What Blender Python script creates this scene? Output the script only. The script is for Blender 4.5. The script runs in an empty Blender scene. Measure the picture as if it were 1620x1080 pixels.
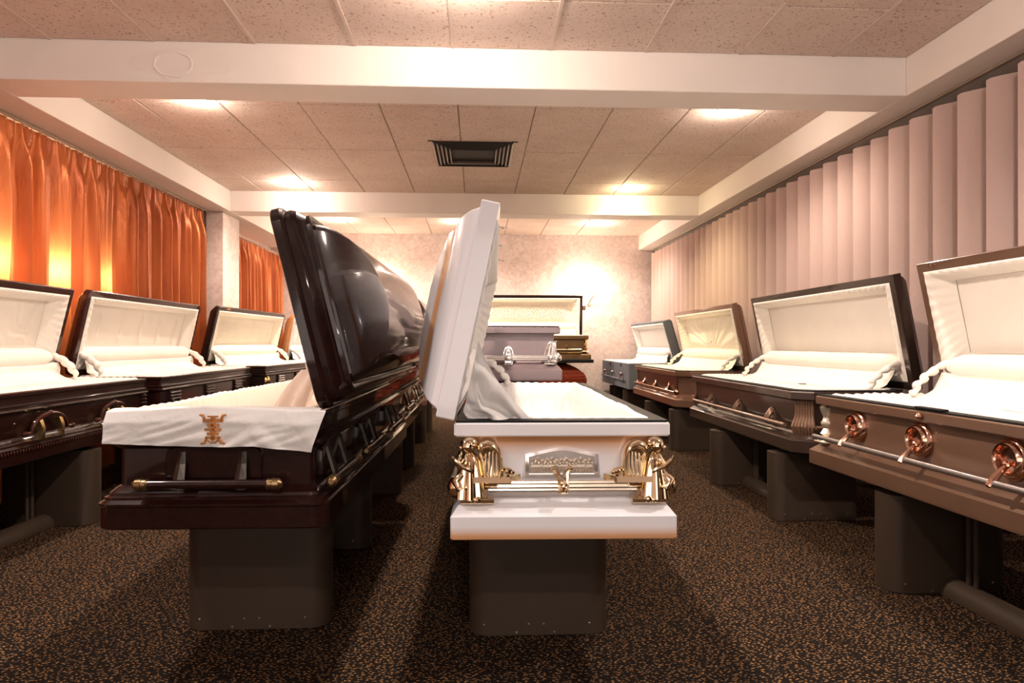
import bpy, math, random
from mathutils import Vector, Matrix, noise
random.seed(7)
PI = math.pi
sin, cos = math.sin, math.cos
SC = bpy.context.scene
COL = SC.collection

# ------------------------------------------------------------------ camera
cam_d = bpy.data.cameras.new('camera')
cam = bpy.data.objects.new('camera', cam_d)
COL.objects.link(cam)
cam_d.sensor_width = 36.0
cam_d.lens = 24.0                      # 1080 px focal length on a 1620 px frame
cam.location = (0, 0, 1.08)
cam.rotation_euler = (math.radians(90) + math.atan(3 / 1080), 0, -math.atan(55 / 1080))
cam_d.clip_start = 0.05
SC.camera = cam

# ------------------------------------------------------------------ view + world
SC.view_settings.view_transform = 'Standard'
SC.view_settings.look = 'None'
SC.view_settings.gamma = 1.0
SC.view_settings.use_curve_mapping = False
SC.view_settings.exposure = 0.26
w = bpy.data.worlds.new('world')
SC.world = w
w.use_nodes = True
w.node_tree.nodes['Background'].inputs[0].default_value = (0.01, 0.012, 0.018, 1)
w.node_tree.nodes['Background'].inputs[1].default_value = 0.3

LIGHT = 1.0                 # overall multiplier
WARM = (1.0, 0.83, 0.70)
NEUT = (1.0, 0.885, 0.82)
DL_POWER = 162 * LIGHT       # ceiling downlights
UP_POWER = 15 * LIGHT       # part of each bulb's light that spills sideways over the ceiling

# ------------------------------------------------------------------ materials
MATS = {}
def nt(name):
    m = bpy.data.materials.new(name)
    m.use_nodes = True
    t = m.node_tree
    return m, t, t.nodes['Principled BSDF']
def N(t, typ, **kw):
    n = t.nodes.new(typ)
    for k, v in kw.items():
        setattr(n, k, v)
    return n
def setp(b, **kw):
    names = dict(rough='Roughness', metal='Metallic', spec='Specular IOR Level', coat='Coat Weight',
                 coatr='Coat Roughness', sheen='Sheen Weight', sheenr='Sheen Roughness', ior='IOR')
    for k, v in kw.items():
        b.inputs[names[k]].default_value = v
def coords(t, kind='Object', scale=(1, 1, 1), rot=(0, 0, 0)):
    tc = N(t, 'ShaderNodeTexCoord')
    mp = N(t, 'ShaderNodeMapping')
    mp.inputs['Scale'].default_value = scale
    mp.inputs['Rotation'].default_value = rot
    t.links.new(tc.outputs[kind], mp.inputs[0])
    return mp.outputs[0]
def ramp(t, src, stops, interp='LINEAR'):
    r = N(t, 'ShaderNodeValToRGB')
    r.color_ramp.interpolation = interp
    e = r.color_ramp.elements
    e[0].position, e[0].color = stops[0][0], (*stops[0][1], 1)
    e[1].position, e[1].color = stops[-1][0], (*stops[-1][1], 1)
    for p, c in stops[1:-1]:
        x = e.new(p); x.color = (*c, 1)
    t.links.new(src, r.inputs[0])
    return r.outputs[0]
def noise_n(t, vec, scale, detail=3, rough=0.5, dist=0.0):
    n = N(t, 'ShaderNodeTexNoise')
    n.inputs['Scale'].default_value = scale
    n.inputs['Detail'].default_value = detail
    n.inputs['Roughness'].default_value = rough
    n.inputs['Distortion'].default_value = dist
    t.links.new(vec, n.inputs['Vector'])
    return n.outputs[0]
def bump(t, b, h, strength=0.3, dist=0.01):
    n = N(t, 'ShaderNodeBump')
    n.inputs['Strength'].default_value = strength
    n.inputs['Distance'].default_value = dist
    t.links.new(h, n.inputs['Height'])
    t.links.new(n.outputs[0], b.inputs['Normal'])
    return n
def mixc(t, fac, a, b, blend='MIX'):
    m = N(t, 'ShaderNodeMix', data_type='RGBA', blend_type=blend)
    if isinstance(fac, float): m.inputs[0].default_value = fac
    else: t.links.new(fac, m.inputs[0])
    for i, v in ((6, a), (7, b)):
        if isinstance(v, tuple): m.inputs[i].default_value = (*v, 1)
        else: t.links.new(v, m.inputs[i])
    return m.outputs[2]

def plain(name, col, var=0.06, scale=6.0, bmp=0.0, bscale=60, **kw):
    m, t, b = nt(name)
    v = coords(t)
    n = noise_n(t, v, scale, 4)
    c = ramp(t, n, [(0.3, tuple(x * (1 - var) for x in col)), (0.7, tuple(min(1, x * (1 + var)) for x in col))])
    t.links.new(c, b.inputs['Base Color'])
    if bmp: bump(t, b, noise_n(t, v, bscale, 3), bmp, 0.004)
    setp(b, **kw)
    MATS[name] = m
    return m
def wood(name, c0, c1, rough=0.12, coat=1.0, axis=1):
    m, t, b = nt(name)
    sc = [14, 14, 14]; sc[axis] = 0.9
    v = coords(t, scale=tuple(sc))
    n = noise_n(t, v, 2.2, 6, 0.6, 1.2)
    c = ramp(t, n, [(0.3, c0), (0.7, c1)])
    t.links.new(c, b.inputs['Base Color'])
    setp(b, rough=0.35, coat=coat * .65, coatr=rough * 0.4, spec=0.1)
    MATS[name] = m
    return m
def fabric(name, col, fine=260, wr=0.25, sheen=0.3):
    m, t, b = nt(name)
    v = coords(t)
    n = noise_n(t, v, 5, 4)
    c = ramp(t, n, [(0.3, tuple(x * 0.95 for x in col)), (0.7, col)])
    t.links.new(c, b.inputs['Base Color'])
    h = noise_n(t, v, 22, 5, 0.6, 0.6)
    bump(t, b, h, wr, 0.012)
    setp(b, rough=0.75, sheen=sheen, sheenr=0.4, spec=0.25)
    MATS[name] = m
    return m

fabric('cream_fabric', (0.80, 0.745, 0.675))
fabric('white_fabric', (0.66, 0.64, 0.62))
fabric('pink_fabric', (0.72, 0.60, 0.51))
fabric('yellow_fabric', (0.82, 0.76, 0.65))
wood('cherry_dark', (0.009, 0.0024, 0.002), (0.021, 0.0055, 0.004))
wood('walnut_dark', (0.010, 0.005, 0.004), (0.022, 0.010, 0.007), rough=0.15)
wood('cherry_brown', (0.022, 0.006, 0.005), (0.05, 0.014, 0.009), rough=0.12)
wood('cherry_red', (0.16, 0.022, 0.010), (0.30, 0.05, 0.02), rough=0.1, axis=0)
wood('oak_gold', (0.36, 0.15, 0.06), (0.50, 0.23, 0.09), rough=0.2)
plain('bronze_paint', (0.165, 0.090, 0.056), var=0.05, rough=0.36, metal=0.35, coat=0.6, coatr=0.08)
plain('dark_bronze_paint', (0.036, 0.020, 0.014), var=0.1, rough=0.35, metal=0.3, coat=0.8, coatr=0.06)
plain('copper_paint', (0.27, 0.15, 0.10), var=0.06, rough=0.3, metal=0.55, coat=0.7, coatr=0.06)
plain('copper_dark', (0.06, 0.028, 0.019), var=0.08, rough=0.3, metal=0.4, coat=0.6, coatr=0.08)
plain('mauve_paint', (0.215, 0.165, 0.175), var=0.04, rough=0.34, metal=0.35, coat=0.5, coatr=0.1)
plain('blue_cloth', (0.115, 0.125, 0.15), var=0.08, rough=0.8, bmp=0.2, bscale=300)
plain('antique_bronze', (0.30, 0.20, 0.10), var=0.15, scale=20, rough=0.32, metal=0.95)
plain('aged_bronze', (0.16, 0.095, 0.045), var=0.2, scale=8, rough=0.3, metal=0.7)
plain('bar_steel', (0.26, 0.22, 0.21), rough=0.35, metal=0.8)
plain('pewter', (0.075, 0.065, 0.055), var=0.15, scale=30, rough=0.42, metal=0.9)
plain('gold_metal', (0.88, 0.72, 0.50), var=0.05, scale=30, rough=0.11, metal=1.0)
plain('pale_gold', (0.80, 0.71, 0.58), var=0.05, scale=30, rough=0.25, metal=0.8)
plain('copper_metal', (0.76, 0.47, 0.35), var=0.06, scale=30, rough=0.14, metal=1.0)
plain('silver_metal', (0.85, 0.83, 0.82), var=0.04, scale=30, rough=0.18, metal=0.85)
plain('dark_brass', (0.52, 0.36, 0.16), var=0.15, scale=30, rough=0.25, metal=1.0)
plain('rubber', (0.008, 0.008, 0.008), rough=0.6, spec=0.2)
plain('stand_paint', (0.040, 0.026, 0.017), var=0.06, rough=0.5, spec=0.3, bmp=0.03, bscale=220)
plain('screw_metal', (0.6, 0.55, 0.5), rough=0.3, metal=1.0)
plain('plaster', (0.84, 0.77, 0.72), var=0.03, scale=2.5, rough=0.6, bmp=0.06, bscale=25)
plain('side_plaster', (0.82, 0.74, 0.68), var=0.03, scale=2.5, rough=0.6, bmp=0.06, bscale=25)
plain('plaster_stain', (0.825, 0.75, 0.695), var=0.02, scale=8, rough=0.65, bmp=0.1, bscale=40)
plain('grid_metal', (0.62, 0.49, 0.42), var=0.04, rough=0.5)
plain('tile_gap', (0.16, 0.10, 0.08), rough=0.9)
plain('window_dark', (0.006, 0.006, 0.007), rough=0.9, spec=0.05)
plain('track_metal', (0.55, 0.46, 0.38), rough=0.35, metal=0.6)
plain('vent_metal', (0.36, 0.30, 0.25), var=0.15, scale=9, rough=0.45, metal=0.3)
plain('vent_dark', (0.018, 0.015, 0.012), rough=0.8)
plain('baseboard_paint', (0.30, 0.17, 0.13), rough=0.5)
plain('embroidery', (0.42, 0.155, 0.03), var=0.35, scale=30, rough=0.5, bmp=0.3, bscale=250)
plain('chrome', (0.75, 0.72, 0.7), rough=0.1, metal=1.0)

# blue-grey and white shaded paints : colour is read from the mesh's own paint attribute
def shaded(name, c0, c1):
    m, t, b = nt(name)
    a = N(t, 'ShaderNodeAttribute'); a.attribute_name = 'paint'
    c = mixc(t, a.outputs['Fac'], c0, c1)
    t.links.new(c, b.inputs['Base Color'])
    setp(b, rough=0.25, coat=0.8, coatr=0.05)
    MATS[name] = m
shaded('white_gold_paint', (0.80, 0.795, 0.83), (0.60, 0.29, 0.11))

def mat_tile():
    m, t, b = nt('ceiling_tile')
    v = coords(t, 'Object')
    # every tile shifts its speckle and its tint a little
    oi = N(t, 'ShaderNodeObjectInfo')
    add = N(t, 'ShaderNodeVectorMath', operation='ADD')
    mul = N(t, 'ShaderNodeVectorMath', operation='SCALE')
    comb = N(t, 'ShaderNodeCombineXYZ')
    for i in range(3): t.links.new(oi.outputs['Random'], comb.inputs[i])
    t.links.new(comb.outputs[0], mul.inputs[0]); mul.inputs['Scale'].default_value = 37.0
    t.links.new(v, add.inputs[0]); t.links.new(mul.outputs[0], add.inputs[1])
    vv = add.outputs[0]
    pits = noise_n(t, vv, 62, 2, 0.5, 0.9)
    pm = ramp(t, pits, [(0.61, (0, 0, 0)), (0.655, (1, 1, 1))])
    base = ramp(t, noise_n(t, vv, 3, 3), [(0.3, (0.66, 0.525, 0.455)), (0.7, (0.73, 0.60, 0.53))])
    c = mixc(t, pm, base, (0.40, 0.25, 0.18))
    t.links.new(c, b.inputs['Base Color'])
    inv = N(t, 'ShaderNodeMath', operation='SUBTRACT'); inv.inputs[0].default_value = 1.0
    t.links.new(pm, inv.inputs[1])
    bump(t, b, inv.outputs[0], 0.5, 0.003)
    setp(b, rough=0.85, spec=0.2)
    MATS['ceiling_tile'] = m
mat_tile()

def mat_carpet():
    m, t, b = nt('carpet')
    base = ramp(t, noise_n(t, coords(t), 160, 3), [(0.35, (0.006, 0.0045, 0.004)), (0.7, (0.022, 0.0145, 0.0105))])
    out = base
    for k, (rot, sc, thr) in enumerate((( 0.35, (38, 78, 1), 0.185), (-0.55, (42, 82, 1), 0.17), (1.25, (36, 64, 1), 0.115))):
        tc = coords(t, 'Object', sc, (0, 0, rot))
        vo = N(t, 'ShaderNodeTexVoronoi', voronoi_dimensions='2D')
        vo.inputs['Scale'].default_value = 1.0
        off = N(t, 'ShaderNodeVectorMath', operation='ADD')
        off.inputs[1].default_value = (k * 17.3, k * 9.1, 0)
        t.links.new(tc, off.inputs[0]); t.links.new(off.outputs[0], vo.inputs['Vector'])
        mask = ramp(t, vo.outputs['Distance'], [(thr * 0.55, (1, 1, 1)), (thr * 1.15, (0, 0, 0))])
        sep = N(t, 'ShaderNodeSeparateColor'); t.links.new(vo.outputs['Color'], sep.inputs[0])
        hue = ramp(t, sep.outputs[0], [(0.0, (0.31, 0.135, 0.040)), (0.4, (0.42, 0.22, 0.085)), (0.75, (0.26, 0.16, 0.085)), (1.0, (0.11, 0.08, 0.07))])
        keep = ramp(t, sep.outputs[1], [(0.30, (0, 0, 0)), (0.42, (1, 1, 1))])
        mk = N(t, 'ShaderNodeMath', operation='MULTIPLY')
        t.links.new(mask, mk.inputs[0]); t.links.new(keep, mk.inputs[1])
        out = mixc(t, mk.outputs[0], out, hue)
    t.links.new(out, b.inputs['Base Color'])
    bump(t, b, noise_n(t, coords(t), 420, 2), 0.6, 0.006)
    setp(b, rough=0.95, spec=0.05)
    MATS['carpet'] = m
mat_carpet()

def mat_wallpaper(name, a, bcol, scale=9):
    m, t, b = nt(name)
    v = coords(t)
    n1 = noise_n(t, v, scale, 6, 0.65, 1.0)
    n2 = noise_n(t, v, scale * 5, 4, 0.6, 0.6)
    c = ramp(t, n1, [(0.35, a), (0.62, bcol)])
    c2 = mixc(t, ramp(t, n2, [(0.55, (0, 0, 0)), (0.68, (0.5, 0.5, 0.5))]), c, (0.88, 0.80, 0.74))
    t.links.new(c2, b.inputs['Base Color'])
    bump(t, b, n2, 0.12, 0.004)
    setp(b, rough=0.5, spec=0.35)
    MATS[name] = m
mat_wallpaper('wallpaper', (0.56, 0.43, 0.385), (0.70, 0.585, 0.535))

def mat_blind():
    m, t, b = nt('blind_fabric')
    v = coords(t, 'Object', (1, 1, 1))
    oi = N(t, 'ShaderNodeObjectInfo')
    base = ramp(t, oi.outputs['Random'], [(0.0, (0.56, 0.405, 0.355)), (1.0, (0.64, 0.475, 0.42))])
    fine = noise_n(t, coords(t, 'Object', (30, 30, 4)), 8, 3)
    c = mixc(t, fine, base, (0.54, 0.39, 0.345))
    t.links.new(c, b.inputs['Base Color'])
    bump(t, b, noise_n(t, v, 330, 2), 0.15, 0.002)
    setp(b, rough=0.8, sheen=0.3, sheenr=0.4, spec=0.2)
    MATS['blind_fabric'] = m
mat_blind()

def mat_curtain():
    m, t, b = nt('curtain_satin')
    v = coords(t, 'Object', (1, 1, 0.35))
    c = ramp(t, noise_n(t, v, 4, 4), [(0.3, (0.27, 0.062, 0.016)), (0.7, (0.48, 0.135, 0.036))])
    t.links.new(c, b.inputs['Base Color'])
    setp(b, rough=0.36, spec=0.5, metal=0.5)
    bump(t, b, noise_n(t, coords(t, 'Object', (1, 1, 0.25)), 26, 4, 0.6, 1.2), 0.35, 0.012)
    tr = N(t, 'ShaderNodeBsdfTranslucent'); tr.inputs[0].default_value = (0.95, 0.40, 0.17, 1)
    mx = N(t, 'ShaderNodeMixShader'); mx.inputs[0].default_value = 0.30
    out = t.nodes['Material Output']
    t.links.new(b.outputs[0], mx.inputs[1]); t.links.new(tr.outputs[0], mx.inputs[2])
    t.links.new(mx.outputs[0], out.inputs[0])
    MATS['curtain_satin'] = m
mat_curtain()

def emis(name, col, strength):
    m, t, b = nt(name)
    b.inputs['Emission Color'].default_value = (*col, 1)
    b.inputs['Emission Strength'].default_value = strength
    b.inputs['Base Color'].default_value = (*col, 1)
    MATS[name] = m
emis('added_window_glow', (1.0, 0.90, 0.84), 1.6)  # panes of the added window that brightens the casket fronts
emis('bulb_glow', (1.0, 0.86, 0.68), 14.0)
emis('shade_glow', (1.0, 0.86, 0.70), 4.0)

# ------------------------------------------------------------------ mesh builder
class MB:
    def __init__(s, f=None):
        s.v = []; s.fc = []; s.p = []; s.f = f
    def add(s, pts, paint=0.0):
        i = len(s.v)
        if s.f: pts = [s.f(*q) for q in pts]
        s.v.extend(pts)
        s.p.extend([paint] * len(pts))
        return i
    def loft(s, rings, paint=None, cap0=False, cap1=False, closed=True):
        n = len(rings[0]); idx = []
        for k, r in enumerate(rings):
            idx.append(s.add(r, paint[k] if paint else 0.0))
        for k in range(len(rings) - 1):
            a, b = idx[k], idx[k + 1]
            for j in range(n if closed else n - 1):
                j2 = (j + 1) % n
                s.fc.append((a + j, a + j2, b + j2, b + j))
        if cap0: s.fc.append(tuple(range(idx[0] + n - 1, idx[0] - 1, -1)))
        if cap1: s.fc.append(tuple(range(idx[-1], idx[-1] + n)))
    def box(s, x0, x1, y0, y1, z0, z1, bev=0.0):
        if bev <= 0:
            r0 = [(x0, y0, z0), (x1, y0, z0), (x1, y1, z0), (x0, y1, z0)]
            r1 = [(x, y, z1) for x, y, z in r0]
            s.loft([r0, r1], cap0=True, cap1=True)
        else:
            def rr(i, z): return [(x0 + i, y0 + i, z), (x1 - i, y0 + i, z), (x1 - i, y1 - i, z), (x0 + i, y1 - i, z)]
            s.loft([rr(bev, z0), rr(0, z0 + bev), rr(0, z1 - bev), rr(bev, z1)], cap0=True, cap1=True)
    def tube(s, path, rad, n=8, cap=True, flat=1.0):
        P = [Vector(p) for p in path]
        if not hasattr(rad, '__len__'): rad = [rad] * len(P)
        rings = []; up = None
        for i, p in enumerate(P):
            d = (P[min(i + 1, len(P) - 1)] - P[max(i - 1, 0)]).normalized()
            if up is None:
                up = Vector((0, 0, 1)) if abs(d.z) < 0.9 else Vector((1, 0, 0))
            a = d.cross(up).normalized(); up = a.cross(d).normalized()
            rings.append([tuple(p + a * (rad[i] * cos(2 * PI * k / n)) + up * (rad[i] * flat * sin(2 * PI * k / n))) for k in range(n)])
        s.loft(rings, cap0=cap, cap1=cap)
    def lathe(s, cx, cy, prof, n=12, sx=1.0, sy=1.0, wob=0, wn=5):
        rings = []
        for r, z in prof:
            rings.append([(cx + sx * r * (1 + wob * cos(wn * 2 * PI * k / n)) * cos(2 * PI * k / n),
                           cy + sy * r * (1 + wob * cos(wn * 2 * PI * k / n)) * sin(2 * PI * k / n), z) for k in range(n)])
        s.loft(rings, cap0=True, cap1=True)
    def ball(s, c, r, n=8, m=6, sc=(1, 1, 1)):
        rings = []
        for i in range(m + 1):
            a = PI * (0.04 + 0.92 * i / m) - PI / 2
            rings.append([(c[0] + sc[0] * r * cos(a) * cos(2 * PI * k / n), c[1] + sc[1] * r * cos(a) * sin(2 * PI * k / n), c[2] + sc[2] * r * sin(a)) for k in range(n)])
        s.loft(rings, cap0=True, cap1=True)
    def prism(s, pts2, o0, o1, bev=0.0):
        """polygon in (t,z) extruded outward from o0 to o1"""
        r0 = [(t, o0, z) for t, z in pts2]
        cx = sum(t for t, z in pts2) / len(pts2); cz = sum(z for t, z in pts2) / len(pts2)
        def sh(q, o): return [(cx + (t - cx) * q, o, cz + (z - cz) * q) for t, z in pts2]
        if bev: s.loft([r0, sh(1, o1 - bev), sh(1 - bev * 6, o1)], cap0=True, cap1=True)
        else: s.loft([r0, sh(1, o1)], cap0=True, cap1=True)
    def sheet(s, fn, nu, nv):
        rows = [[fn(i / nu, j / nv) for i in range(nu + 1)] for j in range(nv + 1)]
        s.loft(rows, closed=False)
    def mesh(s, name, mat, ang=32):
        me = bpy.data.meshes.new(name)
        me.from_pydata([tuple(q) for q in s.v], [], s.fc)
        me.materials.append(MATS[mat])
        if any(s.p):
            a = me.color_attributes.new('paint', 'FLOAT_COLOR', 'POINT')
            buf = []
            for q in s.p: buf.extend((q, q, q, 1))
            a.data.foreach_set('color', buf)
        me.update()
        if ang:
            me.polygons.foreach_set('use_smooth', [True] * len(me.polygons))
            me.set_sharp_from_angle(angle=math.radians(ang))
        return me
    def build(s, name, mat, parent=None, ang=32):
        o = bpy.data.objects.new(name, s.mesh(name, mat, ang))
        COL.objects.link(o)
        if parent is not None: o.parent = parent
        return o
def recalc(o):
    import bmesh
    bm = bmesh.new(); bm.from_mesh(o.data)
    bmesh.ops.recalc_face_normals(bm, faces=bm.faces)
    bm.to_mesh(o.data); bm.free()
def thing(name, label, cat, loc=(0, 0, 0), rz=0.0, group=None):
    o = bpy.data.objects.new(name, None)
    COL.objects.link(o)
    o.location = loc; o.rotation_euler = (0, 0, rz)
    o.empty_display_size = 0.1
    o['label'] = label; o['category'] = cat
    if group: o['group'] = group
    return o
def struct(name, mb, mat, label=None, ang=0, cat=None):
    o = mb.build(name, mat, None, ang)
    o['kind'] = 'structure'
    if label: o['label'] = label
    if cat: o['category'] = cat
    return o
def foot(a, b, r, n, my=0, mx=0):
    """rounded (n>1) or chamfered (n=1) rectangle, half sizes a (x) and b (y); my/mx = extra points on the straight runs"""
    r = max(0.0015, min(r, min(a, b) * 0.98))
    out = []
    cs = ((a - r, b - r, 0), (-(a - r), b - r, 90), (-(a - r), -(b - r), 180), (a - r, -(b - r), 270))
    arcs = []
    for cx, cy, a0 in cs:
        arcs.append([(cx + r * cos(math.radians(a0 + 90 * k / n)), cy + r * sin(math.radians(a0 + 90 * k / n))) for k in range(n + 1)])
    for q in range(4):
        out += arcs[q]
        m = mx if q in (0, 2) else my
        p, e = arcs[q][-1], arcs[(q + 1) % 4][0]
        for k in range(1, m + 1):
            f = k / (m + 1)
            out.append((p[0] + (e[0] - p[0]) * f, p[1] + (e[1] - p[1]) * f))
    return out

# ------------------------------------------------------------------ room
HC = 2.91; HS = 2.666
XL, XR, YB, YF = -3.42, 3.20, 11.5, -3.4
m = MB(); m.box(XL - 0.1, XR + 0.1, YF - 0.1, YB + 0.1, -0.06, 0.0)
struct('floor', m, 'carpet', 'dark carpet with orange and tan flecks', cat='floor')
m = MB(); m.box(XL - 0.1, XR + 0.1, YF - 0.1, YB + 0.1, HC + 0.04, HC + 0.12)
ceiling = struct('ceiling', m, 'tile_gap', 'suspended ceiling of speckled pinkish tiles', cat='ceiling')
m = MB(); m.box(XL - 0.1, XR + 0.1, YB, YB + 0.1, 0, HC + 0.04)
struct('wall_back', m, 'wallpaper', 'mottled pink papered back wall', cat='wall')
m = MB(); m.box(XL - 0.1, XL, YF, YB, 0, HC + 0.04)
struct('wall_left', m, 'wallpaper', 'left wall behind the orange curtains', cat='wall')
m = MB(); m.box(XR, XR + 0.1, YF, YB, 0, HC + 0.04)
struct('wall_right', m, 'window_dark', 'dark wall behind the vertical blinds', cat='wall')
m = MB(); m.box(XL - 0.1, XR + 0.1, YF - 0.1, YF, 0, HC + 0.04)
struct('wall_front', m, 'wallpaper', 'wall behind the viewer', cat='wall')

# unseen window added behind the viewer to light the fronts: frame, bars, bright panes
m = MB(); m.box(-2.3, 2.3, YF, YF + .02, 0.3, 2.35)
for x_ in (-2.3, -.80, .72, 2.24): m.box(x_, x_ + .06, YF, YF + .06, 0.3, 2.35, .004)
for z_ in (0.3, 2.29): m.box(-2.3, 2.3, YF, YF + .06, z_, z_ + .06, .004)
wn = struct('added_window_1', m, 'plaster', 'wide glowing window added behind the viewer to light the casket fronts', cat='window')
for x_ in (-2.24, -.74, .78):
    m = MB(); m.box(x_ + .01, x_ + 1.42, YF + .022, YF + .03, .37, 2.28); m.build('pane', 'added_window_glow', wn, 0)
# skirting
m = MB(); m.box(XL, XR, YB - 0.018, YB, 0, 0.10, 0.004)
struct('baseboard_back', m, 'baseboard_paint', 'low brown skirting along the back wall', cat='baseboard')

# perimeter soffits and cross beams
m = MB(); m.box(2.748, XR, YF, YB, HS, HC + 0.03, 0.004)
struct('trim_1', m, 'side_plaster', 'cream soffit over the vertical blinds', cat='soffit')
m = MB(); m.box(XL, -2.96, YF, YB, HS, HC + 0.03, 0.004)
struct('trim_2', m, 'side_plaster', 'cream soffit over the orange curtains', cat='soffit')
beam1 = None
for k, (y0, y1) in enumerate(((0.11, 0.42), (4.24, 4.55), (8.36, 8.67))):
    m = MB(); m.box(-2.958, 2.746, y0, y1, HS + 0.0005 , HC + 0.03, 0.004)
    b = struct('trim_%d' % (k + 3), m, 'plaster', ('plastered ceiling beam above the viewer', 'nearest plastered ceiling beam with a patched spot at its left',
               'far plastered ceiling beam with lamps shining on it')[k], cat='beam')
    if k == 1: beam1 = b
# patched plaster on the near beam: an irregular ridge outline and crumbs
m = MB(); path = []
cx, cz = -1.845, 2.78
for k in range(27):
    a = 2 * PI * k / 26
    r = 0.115 + 0.022 * noise.noise(Vector((cos(a) * 1.5, sin(a) * 1.5, 3)))
    path.append((cx + r * 1.0 * cos(a) + 0.0, 4.2385, cz - 0.01 + r * 0.68 * sin(a) * (0.85 if sin(a) < 0 else 1.0)))
m.tube(path, [0.0042 + 0.003 * abs(sin(k * 1.7)) for k in range(27)], 5)
for k in range(22):
    t = k / 21
    m.ball((cx - 0.12 + 0.33 * t + random.uniform(-.01, .01), 4.2385, 2.673 + random.uniform(0, 0.02) + 0.012 * abs(sin(k))), random.uniform(0.003, 0.006), 5, 3, (1.6, 0.5, 0.7))
m.tube([(cx - 0.08, 4.238, 2.70), (cx - 0.02, 4.238, 2.676), (cx + 0.0, 4.2395, 2.667), (cx + 0.02, 4.262, 2.6655)], 0.003, 5)
m.build('plaster_patch', 'plaster', beam1)
m = MB(); st = []
for k in range(40):
    a = 2 * PI * k / 40
    st.append((cx + 0.06 + .34 * cos(a) * (1 + .35 * noise.noise(Vector((cos(a) * 2, sin(a) * 2, 8)))), 2.784 + .085 * sin(a) * (1 + .3 * noise.noise(Vector((cos(a) * 3, sin(a) * 3, 2))))))
m.prism(st, 4.2405, 4.2388); m.build('stain', 'plaster_stain', beam1, 0)
# pilaster on the left under the far beam
m = MB(); m.box(XL, -3.05, 8.36, 8.92, 0, HS, 0.006)
struct('trim_6', m, 'wallpaper', 'papered pilaster between the two orange curtains', cat='pilaster')
m = MB(); m.box(-3.40, -3.245, 8.235, 8.355, 0, HS - 0.002, 0.004)
struct('trim_7', m, 'cherry_brown', 'narrow brown wooden post beside the papered pilaster', cat='post')

# ceiling tiles and runners, each bay
xl = [-0.15 + 0.605 * k for k in range(-6, 7)]
xs = [-2.96] + [x for x in xl if -2.9 < x < 2.7] + [2.748]
bays = (([-3.4, -2.47, -1.25, -0.03, 0.11], ), ([0.42, 1.19, 2.41, 3.63, 4.24], ), ([4.55, 5.30, 6.52, 7.74, 8.36], ), ([8.67, 9.36, 10.58, 11.5], ))
tile_cache = {}
VENT = (-0.41, 0.335, 6.19, 7.02)
def tile_mesh(wx, wy):
    key = (round(wx, 3), round(wy, 3))
    if key not in tile_cache:
        m = MB(); g = 0.0026
        a, b = wx / 2 - g, wy / 2 - g
        def rr(i, z): return [(-a + i, -b + i, z), (a - i, -b + i, z), (a - i, b - i, z), (-a + i, b - i, z)]
        m.loft([rr(0, 0.016), rr(0, 0.006), rr(0.006, 0.0)], cap0=True, cap1=True)
        tile_cache[key] = m.mesh('ceiling_tile', 'ceiling_tile', 0)
    return tile_cache[key]
for (ys,) in bays:
    for i in range(len(xs) - 1):
        for j in range(len(ys) - 1):
            x0, x1, y0, y1 = xs[i], xs[i + 1], ys[j], ys[j + 1]
            o = bpy.data.objects.new('ceiling_tile', tile_mesh(x1 - x0, y1 - y0))
            COL.objects.link(o); o.parent = ceiling
            o.location = ((x0 + x1) / 2 , (y0 + y1) / 2, HC + random.uniform(0.0, 0.0025))
            o.rotation_euler = (random.uniform(-.0012, .0012), random.uniform(-.0025, .0025), 0)
    for x in xs[1:-1]:
        m = MB(); m.box(x - 0.010, x + 0.010, ys[0], ys[-1], HC - 0.003, HC + 0.03)
        m.build('grid_runner', 'grid_metal', ceiling, 0) if ys[0] < 4 else None
    for y in ys[1:-1]:
        m = MB(); m.box(xs[0], xs[-1], y - 0.012, y + 0.012, HC + 0.017, HC + 0.03)
        m.build('grid_runner', 'grid_metal', ceiling, 0)
# shadow-gap edge trim chips along beam 1 (dark gap line over beam)
# ceiling vent: nested louvre frames
vent = thing('ceiling_vent', 'square metal air vent with nested louvres in the ceiling', 'vent', (-0.038, 6.605, HC))
def frame_ring(mb, a, b, wdt, z0, z1):
    o = foot(a, b, 0.002, 1); i = foot(a - wdt, b - wdt, 0.002, 1)
    mb.loft([[(x, y, z1) for x, y in i], [(x, y, z0) for x, y in o], [(x, y, z0 - 0.004) for x, y in o], [(x, y, z1 - 0.004) for x, y in i]])
hx, hy = 0.375, 0.415
m = MB(); m.box(-hx + .012, hx - .012, -hy + .012, hy - .012, -0.0035, -0.002); m.build('vent_backing', 'vent_dark', vent, 0)
for k in range(5):
    a, b = hx - 0.036 * k, hy - 0.040 * k
    z0, z1 = -0.004, -0.020 - 0.003 * k
    for sx in (-1, 1):      # side louvres
        m = MB()
        m.loft([[(sx * (a - .004), -b, z0), (sx * a, -b, z0), (sx * a, b, z0), (sx * (a - .004), b, z0)],
                [(sx * (a - .020), -b + .014, z1), (sx * (a - .015), -b + .014, z1), (sx * (a - .015), b - .014, z1), (sx * (a - .020), b - .014, z1)]], cap0=True, cap1=True)
        m.build('vent_louvre', 'vent_metal', vent, 0)
    for sy in (-1, 1):      # near and far louvres, soot and shade put into the dark colour
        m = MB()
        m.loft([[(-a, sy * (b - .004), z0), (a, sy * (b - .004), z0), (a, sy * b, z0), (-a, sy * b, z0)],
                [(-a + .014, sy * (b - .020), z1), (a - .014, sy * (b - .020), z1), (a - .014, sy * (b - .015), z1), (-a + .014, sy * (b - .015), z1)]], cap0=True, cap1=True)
        m.build('vent_louvre', 'vent_dark' if sy < 0 or k < 3 else 'vent_metal', vent, 0)
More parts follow.
